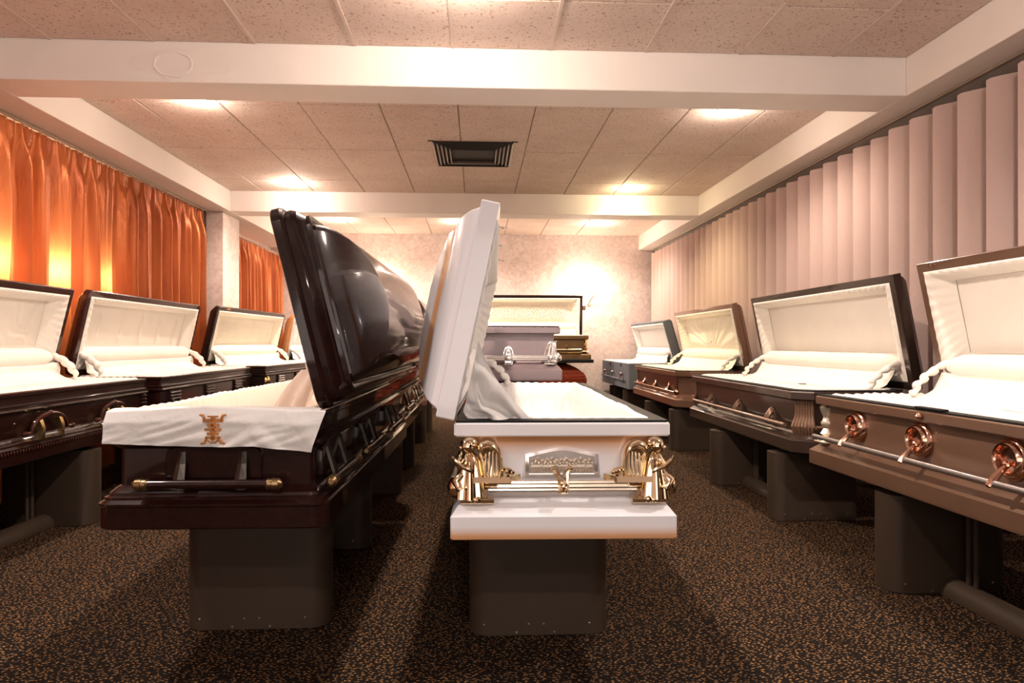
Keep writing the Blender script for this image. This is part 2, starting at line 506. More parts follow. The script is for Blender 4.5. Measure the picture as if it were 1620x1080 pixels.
# dark dust streaks at the vent's corners are part of its frame seal
for sx, sy in ((-1, -1), (1, -1)):
    m = MB()
    m.prism([(sx * (hx - .02), -0.004), (sx * (hx + .035), -0.003), (sx * (hx + .03), 0.0005), (sx * (hx - .02), 0.0005)], -hy - 0.012, -hy + 0.014)
    m.build('vent_seal', 'vent_dark', vent, 0)

# ------------------------------------------------------------------ downlights
def spot(parent, z, power, size, blend, col=WARM, rad=0.05):
    d = bpy.data.lights.new('lamp', 'SPOT'); d.energy = power; d.color = col
    d.spot_size = math.radians(size); d.spot_blend = blend; d.shadow_soft_size = rad
    o = bpy.data.objects.new('lamp', d); COL.objects.link(o); o.parent = parent; o.location = (0, 0, z)
def point(parent, loc, power, col=WARM, rad=0.05):
    d = bpy.data.lights.new('lamp', 'POINT'); d.energy = power; d.color = col; d.shadow_soft_size = rad
    o = bpy.data.objects.new('lamp', d); COL.objects.link(o); o.parent = parent; o.location = loc
YEL = (1.0, 0.84, 0.52)
DL = [(-2.10, 7.90, 'round ceiling downlight lit by the far beam, over the left row', WARM, 1.15),
      (1.79, 7.98, 'round yellowish ceiling downlight by the far beam, over the right row', YEL, 0.9),
      (-2.10, 5.22, 'ceiling downlight half hidden behind the near beam, at its left', WARM, 0.75),
      (1.97, 5.25, 'ceiling downlight half hidden behind the near beam, at its right', WARM, 0.75),
      (-2.07, 10.2, 'leftmost ceiling downlight in front of the back wall', WARM, 1.1),
      (-0.26, 10.26, 'middle ceiling downlight in front of the back wall', WARM, 1.2),
      (1.83, 10.32, 'rightmost ceiling downlight in front of the back wall', WARM, 1.2),
      (-0.10, 3.30, 'ceiling downlight just above the frame, over the white casket', WARM, 1.7),
      (-2.05, 2.0, 'ceiling downlight above the frame, over the nearest left casket', NEUT, 0.7),
      (1.95, 2.0, 'ceiling downlight above the frame, over the nearest right casket', NEUT, 0.8),
      (-0.10, -0.9, 'ceiling downlight behind the viewer', NEUT, 0.9),
      (-2.0, -1.8, 'ceiling downlight behind the viewer at the left', NEUT, 0.6),
      (2.0, -1.8, 'ceiling downlight behind the viewer at the right', NEUT, 0.6)]
for x, y, lab, colr, p in DL:
    t = thing('downlight', lab, 'ceiling light', (x, y, HC), 0, 'recessed downlights in the tiled ceiling')
    m = MB(); n = 24
    ring = lambda r, z: [(r * cos(2 * PI * k / n), r * sin(2 * PI * k / n), z) for k in range(n)]
    m.loft([ring(0.095, 0.0), ring(0.095, -0.005), ring(0.078, -0.008), ring(0.072, -0.003)])
    m.build('trim_ring', 'plaster', t)
    m = MB(); m.lathe(0, 0, [(0.01, -0.013), (0.045, -0.011), (0.066, -0.0065), (0.071, -0.003)], 20)
    m.build('bulb', 'bulb_glow', t)
    spot(t, -0.03, DL_POWER * p, 150, 0.6, colr)
    point(t, (0, 0, -0.075), UP_POWER * p * (1.7 if y < 4 else 1), colr, 0.04)

# ------------------------------------------------------------------ wall sconces (uplights)
def sconce(x, lab):
    t = thing('wall_sconce', lab, 'wall lamp', (x, YB, 1.82), 0, 'wall sconces on the back wall')
    m = MB()
    rings = []
    for r, z in ((0.03, -0.10), (0.06, -0.06), (0.10, 0.02), (0.135, 0.10), (0.14, 0.105), (0.13, 0.10)):
        rings.append([(r * cos(PI + PI * k / 12), -0.01 + r * 0.8 * sin(PI + PI * k / 12), z) for k in range(13)])
    m.loft(rings, closed=False); m.build('glass_shade', 'shade_glow', t)
    m = MB()
    m.tube([(0.07, -0.02, -0.09), (0.10, -0.06, -0.03), (0.15, -0.10, 0.06), (0.20, -0.11, 0.12)], [0.012, 0.016, 0.014, 0.006], 8)
    m.box(-0.035, 0.035, -0.02, -0.001, -0.16, -0.09, 0.004)
    m.build('bracket', 'gold_metal', t)
    point(t, (0, -0.18, 0.16), 36 * LIGHT, (1.0, 0.80, 0.60), 0.07)
sconce(1.80, 'glowing wall sconce beside the open bronze casket on the rack')
sconce(-1.62, 'glowing wall sconce hidden behind the dark cherry casket lid')

# ------------------------------------------------------------------ orange curtains
def curtain(name, label, y0, y1, xm, ztop, panels, amp=0.045, lamps=()):
    t = thing(name, label, 'curtain', (xm, (y0 + y1) / 2, 0), 0, 'orange satin curtains')
    yc = (y0 + y1) / 2
    for p in range(panels):
        a = y0 + (y1 - y0) * p / panels; b = y0 + (y1 - y0) * (p + 1) / panels
        n = int((b - a) / 0.011); nz = 26
        def fn(u, v, a=a, b=b, p=p):
            y = a + (b - a) * u
            z = 0.03 + (ztop - 0.03) * (1 - (1 - v) ** 1.0)
            ph = y * 2 * PI / 0.225 + 1.6 * noise.noise(Vector((y * 1.3, 0, p))) + 0.5 * noise.noise(Vector((y * 2.2, z * 0.9, 1)))
            k = min(1.0, (ztop - z) / 0.28)
            s = sin(ph)
            fold = amp * (0.30 + 0.70 * k) * (abs(s) ** 0.8 * (1 if s > 0 else -1)) * (0.75 + 0.5 * noise.noise(Vector((y * 1.1, 5, p))))
            fold += 0.014 * k * sin(ph * 2.3 + z * 0.6) + 0.012 * k * noise.noise(Vector((y * 9, z * 1.4, 7)))
            if z > ztop - 0.11: fold *= 0.55; fold += 0.006 * sin(ph * 3.0)
            yy = y + 0.018 * k * sin(ph * 0.5 + z * 0.8) + 0.02 * k * noise.noise(Vector((y * 3, z * 1.1, 2)))
            return (fold, yy - yc, z)
        m = MB(); m.sheet(fn, n, nz)
        m.build('curtain_panel', 'curtain_satin', t, 60)
    m = MB(); m.box(-0.012, 0.012, y0 - yc, y1 - yc, ztop + 0.012, ztop + 0.030, 0.003)
    m.build('curtain_track', 'track_metal', t)
    m = MB()
    yy = y0
    while yy < y1:
        m.tube([(0.004, yy - yc, ztop + 0.02), (0.016, yy - yc, ztop + 0.0), (0.020, yy - yc + 0.01, ztop - 0.025)], 0.003, 5)
        yy += 0.0925
    o = m.build('curtain_hooks', 'track_metal', t); o['kind'] = 'stuff'
    return t
ct = curtain('curtain', 'long orange satin curtain along the left wall, glowing from behind', 1.2, 8.22, -3.225, 2.630, 4, 0.072)
ct2 = curtain('curtain', 'short orange satin curtain beyond the papered pilaster', 9.05, 11.3, -3.20, 2.50, 2, 0.06)
# lamps on the wall behind the sheer curtain
for k, (y, p) in enumerate(((4.25, 9), (4.80, 13), (5.50, 17), (6.15, 8))):
    t = thing('wall_lamp', ('small warm lamp behind the long orange curtain, nearest the viewer', 'small warm lamp behind the long orange curtain, second from the viewer', 'brightest warm lamp glowing through the long orange curtain', 'small warm lamp behind the long orange curtain, farthest from the viewer')[k], 'wall lamp', (XL + 0.055, y, 1.62), 0, 'lamps glowing behind the orange curtain')
    
    m = MB(); m.box(-0.05, 0.0, -0.04, 0.04, -0.12, -0.02, 0.004); m.build('lamp_base', 'track_metal', t)
    m = MB(); m.ball((0.0, 0, 0.02), 0.035, 12, 8, (1, 1, 1.3)); m.build('bulb', 'bulb_glow', t)
    d = bpy.data.lights.new('lamp', 'POINT'); d.energy = p * LIGHT; d.color = (1.0, 0.72, 0.42); d.shadow_soft_size = 0.04
    o = bpy.data.objects.new('lamp', d); COL.objects.link(o); o.parent = t; o.location = (0.05, 0, 0.02)

# ------------------------------------------------------------------ vertical blinds
bl = thing('vertical_blind', 'long pinkish beige vertical blind along the right wall', 'blind', (2.95, 6.0, 0))
m = MB(); m.box(-0.005, 0.03, 0.6 - 6, 11.48 - 6, 2.652, 2.664, 0.002); m.build('head_rail', 'track_metal', bl, 0)
m = MB()
P_ = [(0.020, 0.012), (0.004, 0.012), (-0.004, 0.002), (0.006, -0.020), (0.024, -0.047), (0.045, -0.072), (0.068, -0.095), (0.092, -0.116), (0.118, -0.136)]
rows = []
for z, ins in ((0.04, 0), (1.2, 0), (2.575, 0), (2.592, 1), (2.600, 2)):
    r = [(x, y, z) for x, y in P_]
    if ins == 1: r[0] = (P_[1][0], P_[1][1], z); r[1] = P_[2] + (z,)
    if ins == 2: r[0] = r[1] = r[2] = (0.004, -0.012, z)
    r += [(x + 0.002, y + 0.002, z) for x, y, _ in r[::-1]]
    rows.append(r)
m.loft(rows, cap0=True, cap1=True)
slat = m.mesh('slat', 'blind_fabric', 50)
y = 1.0; k = 0
while y < 11.4:
    o = bpy.data.objects.new('slat', slat); COL.objects.link(o); o.parent = bl
    o.location = (-0.02 + random.uniform(-.003, .003), y - 6, random.uniform(-.004, .004))
    o.rotation_euler = (0, 0, random.uniform(-0.07, 0.07))
    y += 0.232 if y < 5.5 else 0.228; k += 1

# ------------------------------------------------------------------ caskets
# body profiles: (x offset, y offset, height, paint) measured from the base's outer edge
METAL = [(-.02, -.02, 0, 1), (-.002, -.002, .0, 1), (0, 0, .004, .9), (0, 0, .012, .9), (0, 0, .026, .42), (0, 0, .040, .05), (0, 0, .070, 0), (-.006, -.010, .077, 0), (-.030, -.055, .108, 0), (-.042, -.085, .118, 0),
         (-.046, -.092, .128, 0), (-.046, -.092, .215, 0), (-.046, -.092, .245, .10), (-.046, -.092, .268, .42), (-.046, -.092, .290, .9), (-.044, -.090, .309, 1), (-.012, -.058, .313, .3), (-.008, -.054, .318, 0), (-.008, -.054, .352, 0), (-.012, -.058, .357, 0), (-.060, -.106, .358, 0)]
WOODP = [(-.03, -.03, 0, 0), (-.004, -.004, 0, 0), (0, 0, .005, 0), (0, 0, .068, 0), (.004, .004, .073, 0), (.004, .004, .080, 0), (-.004, -.004, .086, 0), (-.010, -.010, .090, 0), (-.010, -.010, .097, 0),
         (-.018, -.018, .101, 0), (-.022, -.022, .110, 0), (-.040, -.044, .126, 0), (-.048, -.052, .129, 0), (-.048, -.052, .245, 0), (-.034, -.040, .252, 0), (-.026, -.032, .262, 0), (-.028, -.034, .272, 0), (-.036, -.042, .276, 0), (-.030, -.036, .288, 0), (-.044, -.050, .296, 0), (-.044, -.050, .330, 0), (-.036, -.042, .336, 0), (-.036, -.042, .352, 0), (-.042, -.050, .357, 0), (-.066, -.075, .357, 0)]
PLAIN = [(-.01, -.01, 0, 0), (0, 0, .004, 0), (0, 0, .35, 0), (-.004, -.004, .357, 0), (-.03, -.03, .357, 0)]
OCT = [(-.02, -.02, 0, 0), (0, 0, .004, 0), (0, 0, .070, 0), (-.006, -.010, .078, 0), (-.040, -.060, .105, 0), (-.046, -.070, .12, 0), (-.052, -.080, .125, 0), (-.052, -.080, .295, 0), (-.034, -.06, .302, 0), (-.016, -.04, .306, 0), (-.012, -.036, .312, 0), (-.012, -.036, .350, 0), (-.016, -.040, .357, 0), (-.068, -.096, .358, 0)]

class Casket:
    pass
def rect_pts(u0, u1, y0, y1, nu, ny):
    out = []
    for k in range(ny): out.append((u0, y0 + (y1 - y0) * k / ny))
    for k in range(nu): out.append((u0 + (u1 - u0) * k / nu, y1))
    for k in range(ny): out.append((u1, y1 + (y0 - y1) * k / ny))
    for k in range(nu): out.append((u1 + (u0 - u1) * k / nu, y0))
    return out
def casket(label, x, y, z, rz=0.0, W=.71, L=2.2, hs=1, prof=METAL, mat='white_gold_paint', corner=(.006, 1), fabric_='cream_fabric',
           lean=13.0, lid='metal', lidmat=None, group=None, bed=-.05, panel='plain', gasket=True, ruffle=.003, apron=True, lidW=None, straps=True,
           bol=.005, strapkind='beads', mattress=True, closed=False, lidL=None, bodyfrac=None, lidc=None, liddepth=1.0, framedepth=.07, near_apron=0.0):
    C = Casket()
    t = thing('casket', label, 'casket', (x, y, z), math.radians(rz), group)
    C.t = t; C.W = W; C.L = L; C.hs = hs
    a, b = W / 2, L / 2
    r0, n0 = corner
    lidmat = lidmat or mat
    # ---- body
    m = MB(); rings = []; pt = []
    kb = len(prof)
    lastx, lasty = prof[-1][0], prof[-1][1]
    ex = [(lastx - .004, lasty - .004, .345, 0), (lastx - .004, lasty - .004, .02, 0)]
    for ox, oy, h, p in list(prof) + ex:
        rr = r0 + (0.5 * ox if r0 > .02 else 0)
        rings.append([(px, py, h) for px, py in foot(a + ox, b + oy, max(.003, rr), n0)])
        pt.append(p)
    m.loft(rings, pt, cap0=True, cap1=True)
    m.build('casket_body', mat, t, 28)
    C.top = prof[-1][2]
    ai, bi = a + lastx, b + lasty                      # inner edge of the rim
    C.rimx = a + max(q[0] for q in prof if q[2] > .32); C.rimy = b + max(q[1] for q in prof if q[2] > .32)
    # body side face (panel) half sizes
    pan = [q for q in prof if .13 < q[2] < .3]
    C.fx = a + (pan[0][0] if pan else 0); C.fy = b + (pan[0][1] if pan else 0)
    T = C.top
    if gasket:
        m = MB()
        seq = [(C.rimx - .006, C.rimy - .006, T), (C.rimx - .006, C.rimy - .006, T + .006), (ai + .004, bi + .004, T + .008), (ai - .004, bi - .004, T + .004), (ai - .004, bi - .004, T - .02)]
        m.loft([[(px, py, h) for px, py in foot(q, s_, max(.003, r0 - .01), n0)] for q, s_, h in seq])
        m.build('gasket', 'rubber', t)
    if closed:
        pass
    else:
        # ---- bedding : one padded surface from the rim down to the mattress
        m = MB()
        sect = [(.000, .000, T - .01, 0), (-.004, -.004, T + .006, 1), (-.016, -.016, T + .012, 1), (-.03, -.03, T + .004, 1), (-.036, -.038, T + bed * .5, .7), (-.045, -.05, T + bed, .3)]
        if mattress: sect += [(-.075, -.09, T + bed + .012, 0), (-.11, -.14, T + bed + .022, .1), (-.17, -.24, T + bed + .028, 0), (-.24, -.4, T + bed + .03, 0), (-.30, -.6, T + bed + .031, 0), (-.325, -.65, T + bed + .031, 0)]
        else: sect += [(-.12, -.14, T + bed - .004, 0), (-.25, -.4, T + bed, 0), (-.32, -.6, T + bed, 0)]
        my = 150; mx = 50
        rings = []
        seed = x * 3.1 + y
        for ox, oy, h, wr in sect:
            base = foot(ai + ox, bi + oy, max(.004, (r0 if r0 > .02 else .02) + ox * .4), max(n0, 2), my, mx)
            ring = []
            for k, (px, py) in enumerate(base):
                s_ = k * 1.0
                rf = ruffle * wr * sin(s_ * 1.35 + 2 * noise.noise(Vector((px * 5, py * 5, seed))))
                nn = noise.noise(Vector((px * 6, py * 6, seed + h * 4)))
                d = (1 + (rf + .004 * wr * nn) / max(.2, abs(px) + .01))
                ring.append((px * d, py * (1 + (rf + .004 * nn * wr) / max(.2, abs(py))), h + rf * .6 + (.016 if wr < .2 else .005) * nn))
            rings.append(ring)
        m.loft(rings, cap1=True)
        m.build('bedding', fabric_, t, 80)
    # ---- lid
    phi = math.radians(90 - lean) if not closed else 0.0
    hx_ = hs * C.rimx; hz = T + .006
    if closed: hz = T + .003
    Uv = (-hs * cos(phi), sin(phi)); Vv = (hs * sin(phi), cos(phi))
    LW = lidW or C.rimx * 2; LL = lidL or C.rimy * 2
    yo = 0.0
    def TL(u, yy, v):
        return (hx_ + u * Uv[0] + v * Vv[0], yy + yo, hz + u * Uv[1] + v * Vv[1])
    C.TL = TL
    au, bl_ = LW / 2, LL / 2
    if lid == 'metal':
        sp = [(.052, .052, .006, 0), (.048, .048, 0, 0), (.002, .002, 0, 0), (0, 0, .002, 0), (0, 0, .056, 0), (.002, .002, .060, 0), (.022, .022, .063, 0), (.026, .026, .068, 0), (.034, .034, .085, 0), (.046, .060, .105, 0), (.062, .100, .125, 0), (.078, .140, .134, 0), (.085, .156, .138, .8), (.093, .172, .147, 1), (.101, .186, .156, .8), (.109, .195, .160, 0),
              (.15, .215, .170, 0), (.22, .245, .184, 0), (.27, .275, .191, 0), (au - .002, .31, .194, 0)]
    elif lid == 'round':   # domed wooden lid with moulded skirt
        sp = [(.052, .052, .006, 0), (.048, .048, 0, 0), (.004, .004, 0, 0), (0, 0, .003, 0), (0, 0, .030, 0), (.006, .006, .038, 0), (.014, .014, .042, 0), (.013, .013, .060, 0), (.020, .020, .078, 0), (.034, .034, .092, 0), (.040, .040, .100, 0), (.040, .040, .112, 0), (.046, .046, .116, 0), (.056, .056, .114, 0), (.060, .060, .104, 0), (.064, .064, .104, 0), (.068, .068, .120, 0),
              (.078, .092, .145, 0), (.096, .128, .172, 0), (.125, .178, .200, 0), (.165, .235, .224, 0), (.215, .290, .242, 0), (.28, .335, .253, 0), (au - .002, .37, .257, 0)]
    elif lid == 'wood':
        sp = [(.052, .052, .006, 0), (.048, .048, 0, 0), (.006, .006, 0, 0), (0, 0, .006, 0), (0, 0, .040, 0), (.008, .008, .048, 0), (.02, .02, .052, 0), (.03, .03, .070, 0), (.06, .06, .10, 0), (.11, .12, .125, 0), (.18, .20, .140, 0), (.26, .28, .148, 0), (au - .002, .32, .15, 0)]
    elif lid == 'box':
        sp = [(.02, .02, .004, 0), (.02, .02, 0, 0), (0, 0, 0, 0), (0, 0, .10, 0), (.03, .03, .13, 0), (au * .8, .3, .14, 0), (au - .002, .32, .14, 0)]
    elif lid == 'oct':
        sp = [(.052, .052, .006, 0), (.048, .048, 0, 0), (.002, .002, 0, 0), (0, 0, .003, 0), (0, 0, .050, 0), (.02, .02, .056, 0), (.024, .024, .075, 0), (.05, .05, .105, 0), (.10, .11, .130, 0), (.16, .19, .145, 0), (.22, .26, .152, 0), (au - .002, .31, .155, 0)]
    rl, nl = lidc if lidc else corner
    m = MB(TL); rings = []; pt = []
    for iu, iy, v, p in sp:
        vv = v * liddepth
        rings.append([(au + px, py, vv) for px, py in foot(max(.002, au - iu), bl_ - iy, max(.0015, (rl - .35 * iu) if rl > .02 else .004), nl)])
        pt.append(p)
    m.loft(rings, pt, cap1=True)
    C.LW = LW
    C.lid = m.build('lid', lidmat, t, 24)
    recalc(C.lid)
    if closed: return C
    # lining frame of the lid
    fi = .046 if lid != 'box' else .024
    u0, u1 = fi, LW - fi; y0, y1 = -bl_ + fi, bl_ - fi
    p0, p1 = .21, LW - .115; q0, q1 = y0 + .125, y1 - .125
    dep = framedepth * liddepth
    nu, ny = 44, 128
    m = MB(TL); rings = []
    A = rect_pts(u0, u1, y0, y1, nu, ny); B = rect_pts(p0, p1, q0, q1, nu, ny)
    fr = [(0, .012), (0.0, -.002), (.06, -.005), (.18, -.008), (.36, -.002), (.55, .016), (.75, .040), (.92, dep * .88), (1.0, dep)]
    for f_, v in fr:
        ring = []
        wgt = sin(PI * min(1, f_ + .05)) ** .7 if f_ < 1 else 0
        for k in range(len(A)):
            u = A[k][0] + (B[k][0] - A[k][0]) * f_; yy = A[k][1] + (B[k][1] - A[k][1]) * f_
            rf = ruffle * wgt * (sin(k * 1.45 + 2.2 * noise.noise(Vector((u * 3, yy * 3, f_ * 2)))) + .8 * noise.noise(Vector((u * 14, yy * 14, f_ * 3))))
            ring.append((u, yy, v + rf))
        rings.append(ring)
    m.loft(rings)
    m.build('lid_lining', fabric_, C.lid, 80)
    # centre panel
    pw, pl = p1 - p0, q1 - q0
    gu, gv = (26, 70) if panel in ('plain',) else (44, 120)
    def pf(s_, r_):
        u = p0 + pw * r_; yy = q0 + pl * s_
        e = min(s_, 1 - s_, r_ * pw / pl * 2, (1 - r_) * pw / pl * 2) * 12
        e = min(1.0, e)
        h = -.004 * e
        if panel == 'plain': h -= .003 * noise.noise(Vector((u * 3, yy * 3, 1)))
        elif panel == 'pleat':
            q = (s_ * 5) % 1.0
            h -= e * 2.0 * (.007 * max(0, 1 - abs(q - .5) / .045) + .004 * max(0, 1 - abs(q - .40) / .03) + .004 * max(0, 1 - abs(q - .60) / .03) + .0015 * sin(u * 9 + yy * 2))
        elif panel == 'quilt':
            aa = (u + yy * 1.0) / .055; bb = (u - yy * 1.0) / .055
            h -= e * .022 * (abs(sin(PI * aa)) * abs(sin(PI * bb))) ** .5
        elif panel == 'sunburst':
            dx, dy = (s_ - .5) * pl, r_ * pw + .05
            an = math.atan2(dx, dy); rr = math.hypot(dx, dy)
            h -= e * min(1, rr / .12) * (.014 * abs(sin(an * 13)) + .002 * sin(an * 60))
        elif panel == 'swirl':
            h -= e * .010 * abs(sin(7 * noise.noise(Vector((u * 5, yy * 5, 2))) + u * 12))
        return (u, yy, dep + h)
    m = MB(TL); m.sheet(pf, gv, gu)
    m.build('lid_panel', fabric_, C.lid, 70)
    # piping seam round the panel
    m = MB(TL)
    c4 = [(p0, q0), (p1, q0), (p1, q1), (p0, q1), (p0, q0)]
    for i in range(4):
        m.tube([(c4[i][0], c4[i][1], dep - .003), (c4[i + 1][0], c4[i + 1][1], dep - .003)], .0028, 5)
    m.build('piping', fabric_, C.lid)
    # bolster roll along the hinge side
    m = MB(TL); path = []; rad = []
    nb = 60
    for k in range(nb + 1):
        f_ = k / nb
        e = min(1, min(f_, 1 - f_) * 14) ** .5
        path.append((.150 + .004 * noise.noise(Vector((f_ * 6, 1, 1))), y0 + .035 + (y1 - y0 - .07) * f_, bol))
        rad.append(.012 + .052 * e + .003 * noise.noise(Vector((f_ * 20, 2, 5))))
    m.tube(path, rad, 14, flat=1.0)
    m.build('bolster', fabric_, C.lid, 80)
    # apron falling from the bolster into the casket
    if apron:
        m = MB()
        A0 = TL(.125, 0, -.040)
        pr = [(A0[0], A0[2]), (A0[0] - hs * .015, A0[2] - .02), (hs * (ai - .055), T + .060), (hs * (ai - .085), T + .048), (hs * (ai - .13), T + .022), (hs * (ai - .17), T + bed + .03), (hs * (ai - .20), T + bed + .004)]
        def af(s_, r_):
            k = r_ * (len(pr) - 1); i = min(int(k), len(pr) - 2); f_ = k - i
            px = pr[i][0] + (pr[i + 1][0] - pr[i][0]) * f_; pz = pr[i][1] + (pr[i + 1][1] - pr[i][1]) * f_
            yy = -bi + .03 + (2 * bi - .06) * s_
            e = min(1, min(s_, 1 - s_) * 16)
            wv = .010 * noise.noise(Vector((yy * 4, r_ * 3, x))) + .0035 * sin(yy * 55 + 2 * noise.noise(Vector((yy * 3, r_ * 2, 2))))
            pz2 = pz + wv * (.4 + r_) - (1 - e) * .03 * sin(PI * r_)
            return (px + hs * wv * .6, yy, pz2)
        m.sheet(af, 130, 18)
        m.build('apron', fabric_, t, 80)
    # twisted fabric covered lid supports at both ends
    if straps:
        for se in ((-1, 1) if straps is True else (1,)):
            m = MB()
            yy = se * (bi - .035)
            P0 = Vector(TL(.17, yy, .012)); P1 = Vector((hs * (ai - .165), yy + se * .008, T + .006))
            path = []; rad = []
            nn = 44
            for k in range(nn + 1):
                f_ = k / nn
                q = P0.lerp(P1, f_)
                sag = sin(PI * f_)
                q.x += -hs * .028 * sag; q.z += .012 * sag
                q.x += .006 * sin(f_ * 24); q.y += .006 * cos(f_ * 24)
                path.append(tuple(q))
                rad.append((.011 + .011 * abs(sin(f_ * PI * 4.5))) * (1 if .02 < f_ < .98 else .6) if strapkind == 'beads' else .013 + .013 * sin(PI * min(1, f_ * 1.1)) ** .5 + .002 * noise.noise(Vector((f_ * 9, y, 0))))
            m.tube(path, rad, 9)
            m.build('lid_strap', fabric_, t, 80)
    return C

# face frames : t along the face, o outwards, z up
def face(C, which, o_ref='panel'):
    fx, fy = (C.fx, C.fy)
    if which == '+x': return lambda t, o, z: (fx + o, t, z)
    if which == '-x': return lambda t, o, z: (-fx - o, t, z)
    if which == '-y': return lambda t, o, z: (t, -fy - o, z)
    return lambda t, o, z: (t, fy + o, z)
def bar(C, which, t0, t1, z, o, r, mat, style='round', name='handle_bar'):
    m = MB(face(C, which))
    if style == 'round':
        m.tube([(t0, o, z), (t1, o, z)], r, 12)
    elif style == 'fluted':
        for dz in (-1, 0, 1):
            m.tube([(t0, o + (.002 if dz == 0 else 0), z + dz * r * .64), (t1, o + (.002 if dz == 0 else 0), z + dz * r * .64)], r * .47, 8)
        m.box(t0, t1, o - r * .5, o, z - r * .9, z + r * .9)
    return m.build(name, mat, C.t)

# ---- lug designs, all return an MB drawn round t=0 at bar height z
def lug_shell(m, t, z, s=1.0):
    # ribbed arched shell that grips the bar
    for k in range(-2, 3):
        w_ = .011 * s
        tt = t + k * .012 * s
        hgt = (.075 - .010 * abs(k)) * s
        m.tube([(tt, .004, z + hgt), (tt, .022 * s, z + hgt * .8), (tt, .040 * s, z + .016), (tt, .044 * s, z - .012), (tt, .030 * s, z - .028)], [w_ * .5, w_ * .75, w_ * .75, w_ * .7, w_ * .4], 7)
    m.box(t - .030 * s, t + .030 * s, 0, .012, z - .03, z + .055, .003)
def lug_round(m, t, z, s=1.0):
    # domed medallion, raised ring and a slanting arm that holds the bar
    rings = []
    n = 22
    def rg(r, o): return [(t + r * cos(2 * PI * k / n), o, z + .055 + r * 1.0 * sin(2 * PI * k / n)) for k in range(n)]
    for r, o in ((.052, 0), (.052, .008), (.048, .016), (.045, .018), (.043, .028), (.038, .036), (.034, .035), (.031, .026), (.029, .010), (.002, .008)):
        rings.append(rg(r * s, o))
    m.loft(rings, cap1=True)
def arm_round(m, t, z):
    m.ball((t, .026, z + .034), .012, 8, 6)
    m.tube([(t, .012, z + .036), (t - .002, .045, z + .014), (t - .004, .080, z - .022), (t - .006, .098, z - .040)], [.008, .010, .0135, .009], 8)
def lug_flare(m, t, z, s=1.0):
    m.tube([(t, .004, z + .085), (t, .010, z + .05), (t, .024, z + .018), (t, .036, z - .002)], [.006 * s, .008 * s, .020 * s, .027 * s], 8)
    m.ball((t, .032, z), .021 * s, 8, 5, (1.3, 1, .8))
def lug_taper(m, t, z):
    # tapering faceted strap from plate down over the bar
    for o0, w0, z0, o1, w1, z1 in ((.018, .010, z + .095, .030, .014, z + .06), (.030, .014, z + .06, .046, .018, z + .01), (.046, .018, z + .01, .048, .016, z - .02)):
        m.loft([[(t - w0, o0 - .010, z0), (t - w0, o0, z0), (t, o0 + .006, z0), (t + w0, o0, z0), (t + w0, o0 - .010, z0)],
                [(t - w1, o1 - .010, z1), (t - w1, o1, z1), (t, o1 + .010, z1), (t + w1, o1, z1), (t + w1, o1 - .010, z1)]], cap0=True, cap1=True)
def fluted_corner(C, sx, sy, mat, chamfer, z0=.105, z1=.30):
    # rib bundle standing on the clipped corner, swelling at the bottom
    cxx = sx * (C.fx - chamfer * .5 + .004); cyy = sy * (C.fy - chamfer * .5 + .004)
    d = Vector((-sy * sx, 1 * 1.0, 0)); d = Vector((-sy, sx, 0)).normalized(); nrm = Vector((sx, sy, 0)).normalized()
    m = MB()
    for k in range(-3, 4):
        q = Vector((cxx, cyy, 0)) + d * (k * .0155)
        path = []; rad = []
        for f_ in range(11):
            g = f_ / 10
            out = .010 + .030 * max(0, 1 - abs(g - .28) / .30) * (1 - .06 * abs(k))
            fan = 1 + .25 * max(0, 1 - abs(g - .3) / .3)
            p_ = Vector((cxx, cyy, 0)) + d * (k * .0155 * fan) + nrm * out
            path.append((p_.x, p_.y, z0 + (z1 - z0) * g)); rad.append(.0088 + (.003 if g < .45 else 0))
        m.tube(path, rad, 7)
    m.build('corner_ornament', mat, C.t)

def handles(C, which, ts, z, lug, barmat, lugmat, t0, t1, o=.032, r=.011, style='round'):
    f = face(C, which)
    bar(C, which, t0, t1, z, o, r, barmat, style)
    for t_ in ts:
        m = MB(f); lug(m, t_, z)
        m.build('handle_lug', lugmat, C.t)

